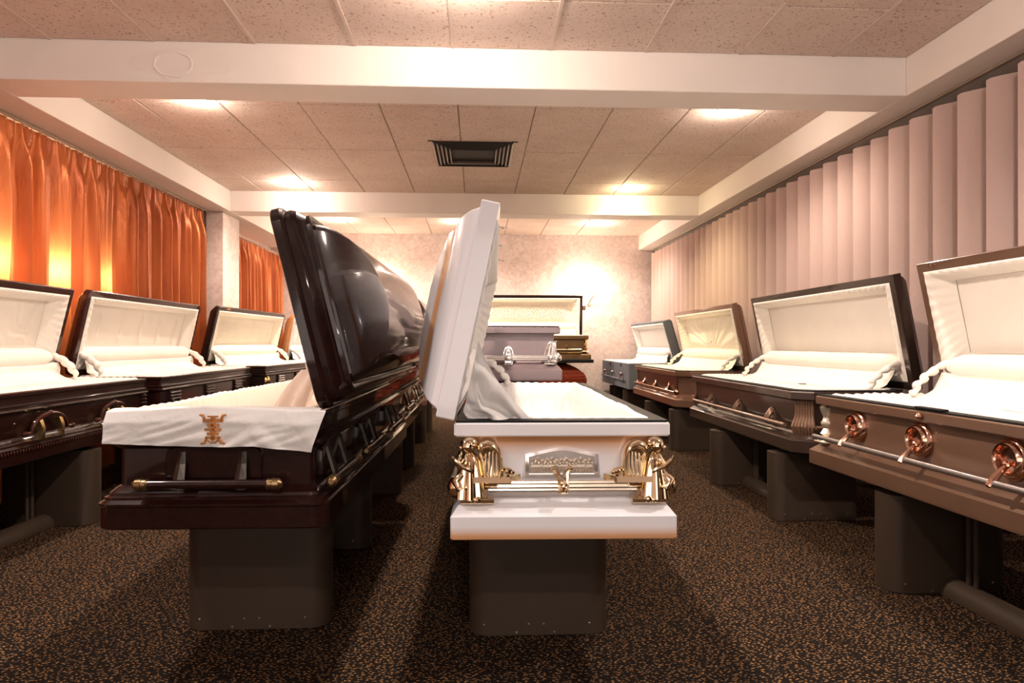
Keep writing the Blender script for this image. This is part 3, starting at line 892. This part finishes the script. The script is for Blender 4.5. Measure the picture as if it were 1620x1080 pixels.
# ------------------------------------------------------------------ stands
def stand(label, x, y, h, rz=0.0, w_=.54, gap=1.0, group='brown metal casket stands', screws=False):
    t = thing('casket_stand', label, 'stand', (x, y, 0), math.radians(rz), group)
    for sy in (-1, 1):
        m = MB(); a, b = w_ / 2, .085
        P = foot(a, b, .072, 6)
        m.loft([[(px, py + sy * gap / 2, z_) for px, py in foot(a + o, b + o, .072, 6)] for z_, o in ((0.004, -.004), (.004, 0), (h - .03, 0), (h - .03, -.01))], cap0=True, cap1=True)
        p = m.build('panel', 'stand_paint', t, 40)
        m = MB(); m.loft([[(px, py + sy * gap / 2, z_) for px, py in foot(a - .012, b - .012, .06, 4)] for z_ in (0, .005)], cap0=True, cap1=True)
        m.build('foot_pad', 'rubber', p)
        if screws:
            for sx_, zz in ((-.205, .045), (-.04, .045), (.015, .045), (.185, .045), (-.085, .015), (.055, .015)):
                m = MB(); m.ball((sx_, -b + sy * gap / 2 - .0005, zz), .0045, 8, 4, (1, .6, 1)); m.build('screw', 'screw_metal', p)
        for dy in (-.022, .022):
            m = MB(); m.tube([(0, sy * (gap / 2 - .21) + dy, .05), (0, sy * (gap / 2 - .21) + dy, h - .03)], .010, 10)
            m.build('post', 'stand_paint', t)
    m = MB(); n = 10
    def half(yy): return [(.062 * cos(PI * k / n), yy, .012 + .062 * sin(PI * k / n)) for k in range(n + 1)] + [(-.062, yy, 0.004), (.062, yy, 0.004)]
    m.loft([half(-gap / 2 + .05), half(gap / 2 - .05)], cap0=True, cap1=True)
    m.build('floor_beam', 'stand_paint', t, 40)
    m = MB()
    for sx in (-1, 1): m.box(sx * .13 - .02, sx * .13 + .02, -gap / 2 - .07, gap / 2 + .07, h - .032, h - .001, .003)
    m.box(-.13, .13, -.03, .03, h - .030, h - .004); m.box(-.13, .13, -gap / 2 - .03, -gap / 2 + .03, h - .030, h - .004); m.box(-.13, .13, gap / 2 - .03, gap / 2 + .03, h - .030, h - .004)
    m.build('top_frame', 'stand_paint', t, 0)
    return t

# ================================================================== WHITE CASKET
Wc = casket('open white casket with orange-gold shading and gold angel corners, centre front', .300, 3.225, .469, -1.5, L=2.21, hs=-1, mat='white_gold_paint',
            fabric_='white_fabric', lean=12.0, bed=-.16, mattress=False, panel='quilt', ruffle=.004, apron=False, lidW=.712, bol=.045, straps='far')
def angel(C, sx, sy):
    """kneeling winged figure clasping the corner: mirrored by sx"""
    cx_, cy_ = sx * (C.fx - .040), sy * (C.fy + .026)
    f = lambda x_, y_, z_: (cx_ + sx * x_, cy_ + sy * y_, z_)
    o = thing_part = None
    m = MB(f)
    # robe, skirts spread over the base
    m.lathe(.026, .008, [(.040, .116), (.052, .120), (.048, .150), (.044, .175), (.036, .205), (.031, .235), (.020, .255), (.012, .264)], 56, 1.0, .9, .09, 8)
    m.tube([(.045, .02, .20), (.07, .035, .175), (.055, .045, .15)], [.014, .017, .012], 8)
    m.lathe(.072, .012, [(.004, .125), (.022, .132), (.028, .155), (.018, .18), (.005, .19)], 10)
    body = m.build('corner_ornament', 'gold_metal', C.t, 50)
    body['label'] = 'gold kneeling angel corner ornament'
    m = MB(f); m.ball((.034, .012, .282), .0235, 12, 8, (1, 1, 1.15)); m.ball((.028, .002, .290), .0265, 10, 8, (1.15, 1.1, .85)); m.ball((.056, .02, .279), .007, 6, 4)
    m.build('head', 'gold_metal', body)
    m = MB(f)
    m.tube([(.020, .030, .24), (.018, .046, .21), (.048, .052, .225), (.072, .048, .244)], [.010, .011, .009, .006], 8)
    m.tube([(.044, .028, .24), (.060, .042, .22), (.072, .048, .244), (.080, .046, .256)], [.009, .009, .006, .004], 8)
    m.build('arms', 'gold_metal', body)
    m = MB(f)
    # wing : broad arched blade rising behind the figure, with a hollow feathered face
    o_ = [(-.018, .150), (-.060, .150), (-.074, .175), (-.080, .210), (-.078, .245), (-.068, .275), (-.050, .295), (-.028, .302), (-.008, .296), (.004, .280), (.000, .262), (-.008, .24), (-.014, .20)]
    c_ = (-.040, .225)
    def rg(q, y_): return [(c_[0] + (px - c_[0]) * q, y_, c_[1] + (pz - c_[1]) * q) for px, pz in o_]
    m.loft([rg(1, -.015), rg(1.03, .012), rg(1.0, .034), rg(.86, .042), rg(.74, .036), rg(.66, .020), rg(.3, .014)], cap0=True, cap1=True)
    wg = m.build('wing', 'gold_metal', body, 50)
    m = MB(f)
    for k in range(4):
        m.tube([(-.058 + k * .011, .020, .270 - .004 * k), (-.060 + k * .012, .024, .22), (-.052 + k * .010, .022, .165)], [.003, .0055, .003], 6)
    m.build('feathers', 'pale_gold', wg) if False else m.build('feathers', 'pale_gold', body)
    m = MB(f)
    m.loft([[(-.135, 0, .172), (.02, 0, .172), (.02, .045, .172), (-.10, .045, .172)], [(-.135, 0, .192), (.02, 0, .192), (.02, .040, .190), (-.10, .040, .190)]], cap0=True, cap1=True)
    m.box(-.05, .055, -.03, .045, .106, .122, .003)
    m.ball((-.095, .020, .204), .013, 8, 5); m.ball((-.080, .024, .212), .009, 8, 5); m.ball((-.108, .02, .200), .008, 8, 5); m.ball((.0, .046, .118), .012, 8, 5); m.ball((.018, .046, .116), .009, 8, 5)
    m.build('plinth', 'gold_metal', body)
for sx in (-1, 1): angel(Wc, sx, -1)
for sx in (-1, 1): angel(Wc, sx, 1)
bar(Wc, '-y', -.235, .235, .158, .055, .0175, 'pale_gold', 'fluted')
for w_ in ('+x', '-x'):
    bar(Wc, w_, -.98, .98, .158, .045, .0165, 'pale_gold', 'fluted')
    for t_ in (-.55, 0, .55):
        m = MB(face(Wc, w_)); lug_shell(m, t_, .158, 1.1); m.build('handle_lug', 'gold_metal', Wc.t)
# centre lug with scrolls, in front of the plaque
m = MB(face(Wc, '-y'))
m.ball((0, .068, .158), .017, 10, 6, (.9, .7, 1.3))
for sx in (-1, 1):
    m.tube([(sx * .010, .064, .148), (sx * .010, .076, .158), (sx * .010, .064, .172), (sx * .014, .03, .19), (sx * .028, .018, .207), (sx * .020, .014, .215)], [.006, .008, .008, .009, .007, .004], 7)
    m.ball((sx * .028, .02, .206), .008, 7, 5); m.ball((sx * .007, .078, .168), .006, 7, 5); m.ball((sx * .007, .078, .148), .006, 7, 5)
m.lathe(0, .045, [(.018, .134), (.020, .137), (.015, .142)], 10)
m.build('handle_lug', 'gold_metal', Wc.t)
# relief plaque: arched frame and a plain field of raised rosettes and leaves
m = MB(face(Wc, '-y'))
outl = [(-.118, .178), (.118, .178), (.118, .252), (.075, .262), (.03, .272), (0, .276), (-.03, .272), (-.075, .262), (-.118, .252)]
inn = [(-.106, .188), (.106, .188), (.107, .244), (.072, .253), (.03, .262), (0, .265), (-.03, .262), (-.072, .253), (-.107, .244)]
m.loft([[(t_, 0, z_) for t_, z_ in [(-.128, .174), (.128, .174)] + outl[2:]], [(t_, .012, z_) for t_, z_ in outl], [(t_, .015, z_) for t_, z_ in inn], [(t_, .006, z_) for t_, z_ in inn]], cap1=True)
pl = m.build('plaque', 'silver_metal', Wc.t, 30)
m = MB(face(Wc, '-y'))
for k in range(13):
    tt = -.093 + .0155 * k
    zz = .232 + .004 * sin(k * 2.1)
    m.ball((tt, .012, zz), .0062, 8, 5, (1, 1, 1))
    for j in range(3):
        aa = j * 2.1 + k
        m.ball((tt + .0065 * cos(aa), .011, zz - .006 + .0065 * sin(aa)), .0045, 6, 4)
for k in range(20):
    m.tube([(-.098 + .0103 * k, .008, .194), (-.096 + .0103 * k, .013, .200), (-.092 + .0103 * k, .008, .206)], [.002, .0035, .002], 5)
m.tube([(-.10, .010, .213), (.10, .010, .213)], .0035, 6)
m.build('relief', 'pale_gold', pl)
# raised tray fixings on lid rim edge: small chrome pins
for i, u in enumerate((.12, .30, .55)):
    pass
for k, (yy) in enumerate((-.72, -.25, .25)):
    m = MB(Wc.TL)
    m.tube([(.690, yy, -.001), (.690, yy, -.020)], .004, 6); m.tube([(.690, yy - .010, -.024), (.690, yy, -.030), (.690, yy + .010, -.024), (.690, yy, -.018), (.690, yy - .010, -.024)], .003, 6)
    m.build('lid_catch', 'chrome', Wc.lid)
# near-end fall of loose lining
m = MB()
def wf(s_, r_):
    A0 = Vector(Wc.TL(.27 - .25 * s_, -1.0 + .05 * s_, -.022))
    B0 = Vector((-.10 - .205 * s_, -1.0 + .02 * sin(s_ * 9), .366))
    q = A0.lerp(B0, r_)
    fl = sin(s_ * 15 + r_ * 3.5 + 1.5 * noise.noise(Vector((s_ * 4, r_ * 4, 1))))
    q.y += .022 * fl * (.3 + r_); q.x += .010 * sin(s_ * 11 + 1) * sin(PI * r_) - .035 * sin(PI * r_) * (1 - s_)
    q.z += .012 * sin(s_ * 8) * sin(PI * r_)
    return tuple(q)
m.sheet(wf, 40, 24)
m.build('lining_fall', 'white_fabric', Wc.t, 80)
stand('near brown metal stand under the white casket', .235, 3.10, .4685, -.5, w_=.52, screws=True)

# ================================================================== DARK CHERRY CASKET (centre left)
C1 = casket('open dark cherry casket with cream end cloth bearing a gold symbol', -.812, 3.245, .500, -1.0, L=2.14, W=.715, hs=1, prof=WOODP, mat='cherry_dark', corner=(.05, 5),
            fabric_='pink_fabric', lean=14.0, lid='round', bed=-.27, mattress=False, gasket=False, apron=False, straps=False, panel='plain', lidc=(.05, 5), lidW=.672)
def wood_handle(C, which, t, plate=True, capmat='antique_bronze', lugm='pewter', z=.142, half=.225):
    f = face(C, which)
    if plate:
        m = MB(f)
        pts = [(t - .150, .150), (t + .150, .150), (t + .150, .225)] + [(t + .150 - .016 * (1 - cos(a_)), .225 + .022 * sin(a_)) for a_ in (.5, 1.0, 1.5)] + [(t, .258)] + [(t - .150 + .016 * (1 - cos(a_)), .225 + .022 * sin(a_)) for a_ in (1.5, 1.0, .5)] + [(t - .150, .225)]
        m.prism(pts, 0, .014, .004); m.build('handle_plate', C.bm, C.t)
    m = MB(f); m.tube([(t - half + .02, .058, z), (t + half - .02, .058, z)], .0145, 12); b_ = m.build('handle_bar', C.bm, C.t)
    for s_ in (-1, 1):
        m = MB(f)
        q = t + s_ * half
        m.tube([(q - s_ * .044, .058, z), (q - s_ * .040, .058, z), (q - s_ * .038, .058, z), (q - s_ * .026, .058, z), (q - s_ * .024, .058, z), (q - s_ * .006, .058, z), (q + s_ * .004, .058, z)], [.015, .0185, .017, .017, .0195, .018, .009], 12)
        m.build('end_cap', capmat, b_)
        m = MB(f); lug_taper(m, t + s_ * .095, z); m.build('handle_lug', lugm, C.t)
C1.bm = 'cherry_dark'
wood_handle(C1, '-y', -.006)
for t_ in (-.82, -.20, .50):
    wood_handle(C1, '+x', t_)
# cream cloth folded over the near end
m = MB()
yb = -C1.rimy
def cf(s_, r_):
    x_ = -.335 + .665 * s_
    drop = .098 + .012 * sin(s_ * 3) + (.030 * max(0, (s_ - .70) / .30) ** 1.0)
    if r_ < .35:
        k = r_ / .35
        y_ = yb + .075 - .085 * k; z_ = .366 + .006 * sin(PI * k) + .004 * noise.noise(Vector((s_ * 8, k, 0)))
        z_ += .014 * (max(0, 1 - abs(s_ - .45) / .4)) * k
    else:
        k = (r_ - .35) / .65
        y_ = yb - .012 - .016 * min(1, k * 3) - .010 * k * (.5 + .5 * sin(s_ * 9 + 2)); z_ = .366 - drop * k + .014 * (max(0, 1 - abs(s_ - .45) / .4)) * (1 - k)
        y_ += -.016 * (abs(noise.noise(Vector((s_ * 7 + k * 3.5, k * 2, 4)))) - .2) * k
        y_ += -.010 * max(0, sin(s_ * 24 - k * 5)) * (1 if s_ > .68 else .15) * k
        x_ += (.02 * (1 - k) - .022 * k) * s_ ** 6
    return (x_, y_, z_)
m.sheet(cf, 110, 40)
cloth = m.build('end_cloth', 'white_fabric', C1.t, 80)
cloth['label'] = 'cream cloth with gold symbol'
# embroidered long-life symbol: bars, spine and curling horns
m = MB()
ex, ez, ey = .005, .313, yb - .040
def eb(x0, x1, z0, z1): m.box(ex + x0, ex + x1, ey, ey + .006, ez + z0, ez + z1)
eb(-.0065, .0065, -.036, .040)
eb(-.031, .031, .021, .031)
eb(-.016, .016, .036, .041)
eb(-.018, .018, .007, .0155)
eb(-.025, .025, -.0065, .002)
eb(-.018, .018, -.0195, -.0115)
eb(-.023, .023, -.032, -.0235)
for s_ in (-1, 1):
    eb(min(s_ * .030, s_ * .024), max(s_ * .030, s_ * .024), .022, .036)
    m.tube([(ex + s_ * .027, ey + .003, ez + .034), (ex + s_ * .031, ey + .003, ez + .042), (ex + s_ * .041, ey + .003, ez + .044)], [.005, .005, .003], 7, flat=.9)
    eb(min(s_ * .022, s_ * .016), max(s_ * .022, s_ * .016), -.038, -.024)
    m.tube([(ex + s_ * .020, ey + .003, ez - .032), (ex + s_ * .026, ey + .003, ez - .043), (ex + s_ * .038, ey + .003, ez - .046)], [.005, .005, .003], 7, flat=.9)
m.tube([(ex - .014, ey + .003, ez - .036), (ex - .005, ey + .003, ez - .044), (ex, ey + .003, ez - .039), (ex + .005, ey + .003, ez - .044), (ex + .014, ey + .003, ez - .036)], .0028, 6)
em = m.build('embroidered_symbol', 'embroidery', cloth)
# loose fold hanging from the lid near the hinge
m = MB()
def ff(s_, r_):
    B0 = Vector((-.10 + .20 * s_, -.22 - .22 * s_, .235)); A0 = Vector((.065 + .185 * s_, -.28 - .32 * s_, .462 + .012 * s_))
    q = B0.lerp(A0, r_); q.x += -.030 * sin(PI * r_) * (1 - s_) + .008 * sin(s_ * 17 + r_ * 2); q.y += .020 * sin(s_ * 15 + r_ * 3)
    q.z += .006 * sin(s_ * 9)
    return tuple(q)
m.sheet(ff, 50, 24); m.build('lining_fall', 'pink_fabric', C1.t, 80)
stand('near brown metal stand under the dark cherry casket with the cloth', -.835, 3.205, .500, 0, w_=.535, screws=True)

# ---- second and third dark caskets behind it
C1b = casket('second dark cherry casket in the centre left row with gold handles', -.83, 5.52, .50, 0, L=2.14, hs=1, prof=WOODP, mat='cherry_dark', corner=(.05, 5), fabric_='cream_fabric', lean=13, lid='round', bed=-.08, gasket=False, lidc=(.05, 5))
C1b.bm = 'cherry_dark'
for t_ in (-.72, -.02, .68): wood_handle(C1b, '+x', t_, capmat='gold_metal', lugm='gold_metal', plate=False)
stand('brown metal stand under the second dark casket of the centre left row', -.815, 5.52, .50, 0, w_=.535)
C1c = casket('third dark casket in the centre left row with brass handles', -.84, 7.85, .50, 0, L=2.14, hs=1, prof=WOODP, mat='walnut_dark', corner=(.05, 5), fabric_='cream_fabric', lean=13, lid='wood', bed=-.08, gasket=False, lidc=(.05, 5))
C1c.bm = 'walnut_dark'
for t_ in (-.72, -.02, .68): wood_handle(C1c, '+x', t_, capmat='gold_metal', lugm='gold_metal', plate=False)
stand('brown metal stand under the third dark casket of the centre left row', -.825, 8.0, .50, 0, w_=.535)

# ================================================================== MAUVE CASKET behind the white one
Mv = casket('mauve grey metal casket with silver fittings raised behind the white casket', .208, 5.585, .832, 0, L=2.18, hs=-1, mat='mauve_paint', fabric_='white_fabric', lean=20, liddepth=.6, bed=-.06)
bar(Mv, '-y', -.27, .27, .150, .045, .0165, 'silver_metal', 'fluted')
bar(Mv, '+x', -.98, .98, .150, .045, .0165, 'silver_metal', 'fluted')
m = MB(face(Mv, '-y'))
m.prism([(-.030, .115), (.030, .115), (.036, .150), (.034, .19), (.022, .222), (0, .232), (-.022, .222), (-.034, .19), (-.036, .15)], 0, .020, .006)
m.tube([(-.024, .02, .165), (-.018, .032, .20), (0, .036, .218), (.018, .032, .20), (.024, .02, .165)], .006, 8)
m.ball((0, .028, .19), .011, 10, 6); m.ball((0, .06, .15), .020, 10, 6, (1.4, .8, .95))
m.tube([(-.028, .03, .135), (-.022, .045, .108), (.022, .045, .108), (.028, .03, .135)], .005, 8)
for s_ in (-1, 1): m.ball((s_ * .036, .035, .168), .010, 8, 5)
m.build('handle_lug', 'silver_metal', Mv.t)
def shell_corner(C, sx, mat):
    f = lambda x_, y_, z_: (sx * (C.fx + x_), -C.fy - y_, z_)
    m = MB(f)
    n = 9; rings = []
    for k in range(n + 1):
        a_ = PI / 2 * k / n
        row = []
        for q in range(15):
            b_ = q / 14
            rr = .10 * cos(a_) ** .7
            row.append((.012 - rr * (1 - b_), .004 + .050 * sin(PI * min(.5, b_ * .5)) * cos(a_) ** .5 + .005 * abs(sin(b_ * PI * 4)), .125 + .140 * sin(a_)))
        rings.append(row)
    m.loft(rings, closed=False)
    m.ball((.012, .030, .152), .034, 12, 8, (1, 1, 1)); m.ball((-.028, .045, .152), .021, 10, 6)
    m.lathe(-.03, .02, [(.045, .105), (.048, .110), (.040, .118)], 12)
    m.build('corner_ornament', mat, C.t)
for sx in (-1, 1): shell_corner(Mv, sx, 'silver_metal')
stand('tall brown metal stand under the mauve casket', .21, 5.6, .832, 0, w_=.5)

# ================================================================== LEFT ROW
L1 = casket('nearest left dark cherry casket with arched handles and rope moulding', -2.645, 3.89, .475, .4, L=2.2, hs=-1, prof=WOODP, mat='cherry_dark', corner=(.006, 1), fabric_='cream_fabric', lean=13.5, lid='wood', lidmat='cherry_brown', bed=-.03, strapkind='smooth', panel='swirl', gasket=False, lidc=(.012, 2))
f = face(L1, '+x')
for t_ in (-.76, -.10, .56):
    m = MB(f)
    pts = []
    for k in range(13):
        a_ = PI * k / 12
        pts.append((t_ - .155 * cos(a_), .045, .145 + .085 * sin(a_)))
    pts = [(t_ - .19, .045, .142)] + pts + [(t_ + .19, .045, .142)]
    m.tube(pts, [.010] + [.0095 + .003 * sin(PI * k / 12) for k in range(13)] + [.010], 9)
    m.ball((t_, .045, .232), .016, 8, 6, (1.6, 1, 1)); m.ball((t_ - .13, .045, .19), .014, 8, 5); m.ball((t_ - .2, .045, .142), .015, 8, 5, (1.5, 1, 1)); m.ball((t_ + .2, .045, .142), .015, 8, 5, (1.5, 1, 1))
    m.build('handle_bar', 'cherry_brown', L1.t)
    for s_ in (-1, 1):
        m = MB(f); q = t_ + s_ * .085
        m.loft([[(q - .014, .012, .205), (q + .014, .012, .205), (q + .014, .05, .205), (q - .014, .05, .205)], [(q - .012, .03, .16), (q + .012, .03, .16), (q + .012, .066, .16), (q - .012, .066, .16)], [(q - .013, .05, .10), (q + .013, .05, .10), (q + .013, .062, .10), (q - .013, .062, .10)]], cap0=True, cap1=True)
        m.build('handle_lug', 'dark_brass', L1.t)
for sy in (-1, 1):
    m = MB(); rr = []
    for k in range(61):
        zz = .128 + .125 * k / 60
        rr.append((.018 + .009 * abs(sin(PI * 5 * k / 60)), zz))
    m.lathe(L1.fx + .006, sy * (L1.fy - .035), rr, 12)
    m.build('corner_column', 'cherry_dark', L1.t, 60)
# rope moulding beads along the base
m = MB(); n = 96
for k in range(n):
    yy = -1.08 + 2.16 * k / (n - 1)
    m.ball((.3575, yy, .062), .0105, 5, 4, (.7, .8, 1.0))
o = m.build('rope_moulding', 'cherry_brown', L1.t); o['kind'] = 'stuff'
stand('brown metal stand under the nearest left casket', -2.55, 3.74, .475, 0)

L2 = casket('left row casket with pleated lid lining, second from the viewer', -2.625, 6.105, .480, .6, L=2.14, hs=-1, prof=WOODP, mat='cherry_dark', corner=(.035, 1), fabric_='cream_fabric', lean=12.5, lid='wood', lidmat='cherry_brown', bed=-.03, strapkind='smooth', panel='pleat', gasket=False, lidc=(.05, 5))
def ridge_plate(C, which, t, mat1, mat2):
    f = face(C, which)
    m = MB(f)
    m.box(t - .095, t + .095, 0, .012, .145, .25, .003)
    for k in range(3): m.box(t - .09, t + .09, .010, .022, .175 + k * .024, .187 + k * .024, .003)
    m.build('handle_plate', mat1, C.t)
    for s_ in (-1, 1):
        m = MB(f); q = t + s_ * .06
        m.tube([(q, .018, .170), (q, .03, .155), (q, .045, .135), (q, .05, .118)], [.008, .006, .006, .009], 7)
        for k, (o_, zz) in enumerate(((.02, .17), (.032, .152), (.042, .138), (.05, .12))): m.ball((q, o_, zz), .0095, 7, 5)
        m.build('handle_lug', mat2, C.t)
for t_ in (-.78, -.07, .64): ridge_plate(L2, '+x', t_, 'walnut_dark', 'pewter')
bar(L2, '+x', -.92, .92, .118, .052, .0115, 'cherry_brown')
stand('brown metal stand under the second left casket', -2.55, 6.0, .480, 0)

L3 = casket('left row dark casket with quilted lid lining and brass corner urns', -2.47, 8.32, .487, -3.6, L=2.14, hs=-1, prof=WOODP, mat='walnut_dark', corner=(.035, 1), fabric_='yellow_fabric', lean=13, lid='wood', strapkind='smooth', lidmat='walnut_dark', bed=-.03, panel='quilt', gasket=False, lidc=(.05, 5))
for t_ in (-.55, .05, .65): ridge_plate(L3, '+x', t_, 'walnut_dark', 'pale_gold')
bar(L3, '+x', -.85, .92, .118, .052, .0115, 'walnut_dark')
for sy in (-1, 1):
    m = MB(); m.lathe(L3.fx - .004, sy * (L3.fy - .05), [(.02, .13), (.03, .14), (.042, .17), (.045, .20), (.036, .232), (.022, .246), (.026, .252)], 14)
    m.build('corner_ornament', 'dark_brass', L3.t)
m = MB(L3.TL); m.box(L3.LW - .032, L3.LW - .004, -.82, -.72, -.003, .001); m.build('lid_label', 'dark_brass', L3.lid)
stand('brown metal stand under the quilted left casket', -2.42, 8.3, .487, -3)

L4 = casket('farthest left casket with golden oak lid edge and white lining', -2.30, 10.44, .48, 0, L=1.98, hs=-1, prof=WOODP, mat='walnut_dark', corner=(.03, 3), fabric_='white_fabric', lean=10, lid='wood', lidmat='oak_gold', bed=-.03, gasket=False, lidc=(.09, 6), panel='pleat')
stand('brown metal stand under the farthest left casket', -2.30, 10.4, .48, 0)

# ================================================================== RIGHT ROW
R1 = casket('nearest right bronze-brown metal casket with round copper handle mounts', 2.125, 2.435, .452, 1.0, L=2.2, hs=1, mat='bronze_paint', fabric_='cream_fabric', lean=12, bed=-.03, panel='plain', ruffle=.005)
f = face(R1, '-x')
bar(R1, '-x', -.98, .98, .155, .080, .0125, 'bar_steel')
for t_ in (-.66, -.20, .27, .72):
    m = MB(f); lug_round(m, t_, .180, 1.42); a_ = m.build('handle_mount', 'copper_metal', R1.t)
    m = MB(f); arm_round(m, t_, .185); m.build('arm', 'copper_metal', a_)
def ornate_post(C, sx, sy, mat):
    m = MB()
    X, Y = sx * (C.fx - .004), sy * (C.fy - .004)
    m.lathe(X, Y, [(.030, .118), (.036, .125), (.030, .135), (.020, .145), (.026, .155), (.034, .165), (.024, .18), (.018, .19), (.027, .205), (.032, .22), (.022, .235), (.019, .25), (.026, .265), (.033, .285), (.036, .300), (.030, .306)], 12, 1, 1, .12, 4)
    o = m.build('corner_ornament', mat, C.t, 50)
    m = MB()
    m.box(X - .045, X + .045, Y - .05, Y + .05, .116, .126, .003)
    for k in range(8): m.ball((X - sx * 0 + sx * .030 * cos(k), Y + .03 * sin(k * 1.3), .126 + .004 * (k % 2)), .011, 6, 4)
    m.build('foot_scroll', mat, o)
for sy in (-1, 1): ornate_post(R1, -1, sy, 'pale_gold')
m = MB(face(R1, '-x')); m.ball((.22, .046, .336), .013, 8, 6, (1.2, .5, 1.2)); m.ball((.22, .054, .336), .007, 8, 6); m.build('lock_button', 'copper_metal', R1.t)
m = MB(R1.TL); m.tube([(.672, .93, -.002), (.684, .935, -.006), (.674, .945, -.006)], .003, 6); m.tube([(.672, .90, -.002), (.684, .905, -.006), (.674, .915, -.006)], .003, 6); m.build('lid_catch', 'copper_metal', R1.lid)
m = MB(f := (lambda t_, o_, z_: (-R1.rimx + o_, t_, z_))); m.box(.10, .26, -.001, .03, R1.top + .008, R1.top + .016, .002); m.build('catch_plate', 'rubber', R1.t)
stand('brown metal stand under the nearest right casket', 2.045, 2.435, .452, 0, screws=True)

R2 = casket('dark bronze casket with clipped fluted corners, second in the right row', 2.205, 4.905, .442, -.8, L=2.20, hs=1, prof=OCT, mat='dark_bronze_paint', corner=(.10, 1), fabric_='cream_fabric', lean=11, lid='oct', bed=-.03, panel='plain', lidc=(.006, 1), ruffle=.003)
f = face(R2, '-x')
bar(R2, '-x', -.90, .90, .150, .046, .0125, 'bronze_paint')
for t_ in (-.63, -.06, .53):
    m = MB(f); lug_shell(m, t_, .155, 1.05); m.build('handle_lug', 'bronze_paint', R2.t)
for sx, sy in ((-1, -1), (-1, 1)): fluted_corner(R2, sx, sy, 'bronze_paint', .085, .085, .30)
bar(R2, '-y', -.24, .30, .150, .046, .0125, 'bronze_paint')
m = MB(R2.TL)
for yy in (-.35, .62):
    m.tube([(.665, yy, -.001), (.680, yy + .01, -.008), (.668, yy + .03, -.001)], .003, 6); m.ball((.675, yy + .015, -.004), .008, 6, 4)
m.build('lid_catch', 'pewter', R2.lid)
stand('brown metal stand under the dark bronze casket with fluted corners', 2.07, 4.66, .442, 0, screws=True, gap=1.05)

R3 = casket('copper toned casket with clipped corners and sunburst lid lining', 2.345, 7.72, .442, -.6, L=2.16, hs=1, prof=OCT, mat='copper_paint', corner=(.13, 1), fabric_='yellow_fabric', lean=12, lid='oct', bed=-.03, panel='sunburst', lidc=(.006, 1))
f = face(R3, '-x')
m = MB(f); m.box(-.90, .90, -.001, .003, .128, .292); m.build('side_panel', 'copper_dark', R3.t, 0)
bar(R3, '-x', -.92, .92, .142, .040, .0125, 'copper_metal')
for t_ in (-.58, -.03, .50):
    m = MB(f); lug_flare(m, t_, .142, 1.15); m.build('handle_lug', 'copper_metal', R3.t)
for sy in (-1, 1):
    m = MB(); X, Y = -(R3.fx - .02), sy * (R3.fy - .125)
    m.lathe(X - .012, Y, [(.034, .118), (.034, .135), (.022, .145), (.018, .16), (.018, .27), (.024, .285), (.026, .30)], 10)
    m.ball((X - .02, Y, .142), .03, 10, 6)
    m.build('corner_column', 'copper_metal', R3.t)
stand('brown metal stand under the copper toned casket', 2.22, 7.35, .442, 0)

R4 = casket('small blue-grey cloth covered casket, farthest in the right row', 2.40, 10.28, .445, 0, W=.64, L=1.98, hs=1, prof=PLAIN, mat='blue_cloth', corner=(.01, 1), fabric_='white_fabric', lean=16, lid='box', lidW=.60, bed=-.02, gasket=False, straps=False)
f = face(R4, '-x')
bar(R4, '-x', -.80, .80, .125, .040, .012, 'blue_cloth')
for t_ in (-.62, 0, .62):
    m = MB(f); m.box(t_ - .03, t_ + .03, 0, .012, .10, .215, .003); m.ball((t_, .03, .20), .026, 10, 6, (1.2, 1, 1)); m.tube([(t_, .03, .20), (t_, .045, .16), (t_, .045, .115)], [.016, .014, .017], 8)
    m.build('handle_lug', 'mauve_paint', R4.t)
m = MB(f)
for t_ in (-.5, .3): m.box(t_ - .012, t_ + .012, 0, .010, .30, .345, .002)
m.build('lid_clips', 'rubber', R4.t)
stand('brown metal stand under the blue-grey casket', 2.36, 10.3, .445, 0, w_=.5)

# ================================================================== BACK RACK (two tiers, caskets lying across)
rk = thing('display_rack', 'two tier dark rack against the back wall holding two caskets', 'rack', (.64, 10.62, 0))
m = MB(); m.box(-1.12, 1.12, -.37, .36, .785, .835, .004); m.build('upper_shelf', 'rubber', rk, 0)
m = MB(); m.box(-1.12, 1.12, -.36, .36, .12, .16, .004); m.build('lower_shelf', 'stand_paint', rk, 0)
for sx in (-1, 1):
    m = MB(); m.box(sx * .72 - .02, sx * .72 + .02, .30, .36, .16, .795, .004); m.build('upright', 'stand_paint', rk, 0)
    m = MB(); m.box(sx * .72 - .02, sx * .72 + .02, -.30, .30, 0, .12, .004); m.build('foot', 'stand_paint', rk, 0)
m = MB(); m.box(-.80, .80, .325, .345, .16, .795); m.build('back_panel', 'stand_paint', rk, 0)
Bz = casket('bronze-gold casket open on the upper tier of the back rack', .66, 10.64, .836, 90, L=2.14, W=.68, hs=1, prof=OCT, mat='aged_bronze', corner=(.006, 1), fabric_='yellow_fabric', lean=8, lid='oct', lidmat='walnut_dark', bed=-.03, panel='quilt', lidc=(.006, 1))
# local -x faces the viewer after the quarter turn
bar(Bz, '-x', -.92, .92, .150, .042, .0125, 'gold_metal')
for t_ in (-.7, -.25, .25, .7):
    m = MB(face(Bz, '-x')); lug_flare(m, t_, .150, 1.2); m.build('handle_lug', 'gold_metal', Bz.t)
for sy in (-1, 1):
    ornate_post(Bz, -1, sy, 'dark_brass')
Rd = casket('closed glossy red cherry casket on the lower tier of the back rack', .64, 10.60, .161, 90, L=2.14, W=.68, hs=1, prof=WOODP, mat='cherry_red', corner=(.04, 3), closed=True, lid='round', lidmat='cherry_red', gasket=False, lidc=(.04, 3))
Rd.bm = 'cherry_red'
for t_ in (-.6, .1, .8): wood_handle(Rd, '-x', t_, capmat='gold_metal', lugm='gold_metal', plate=False)
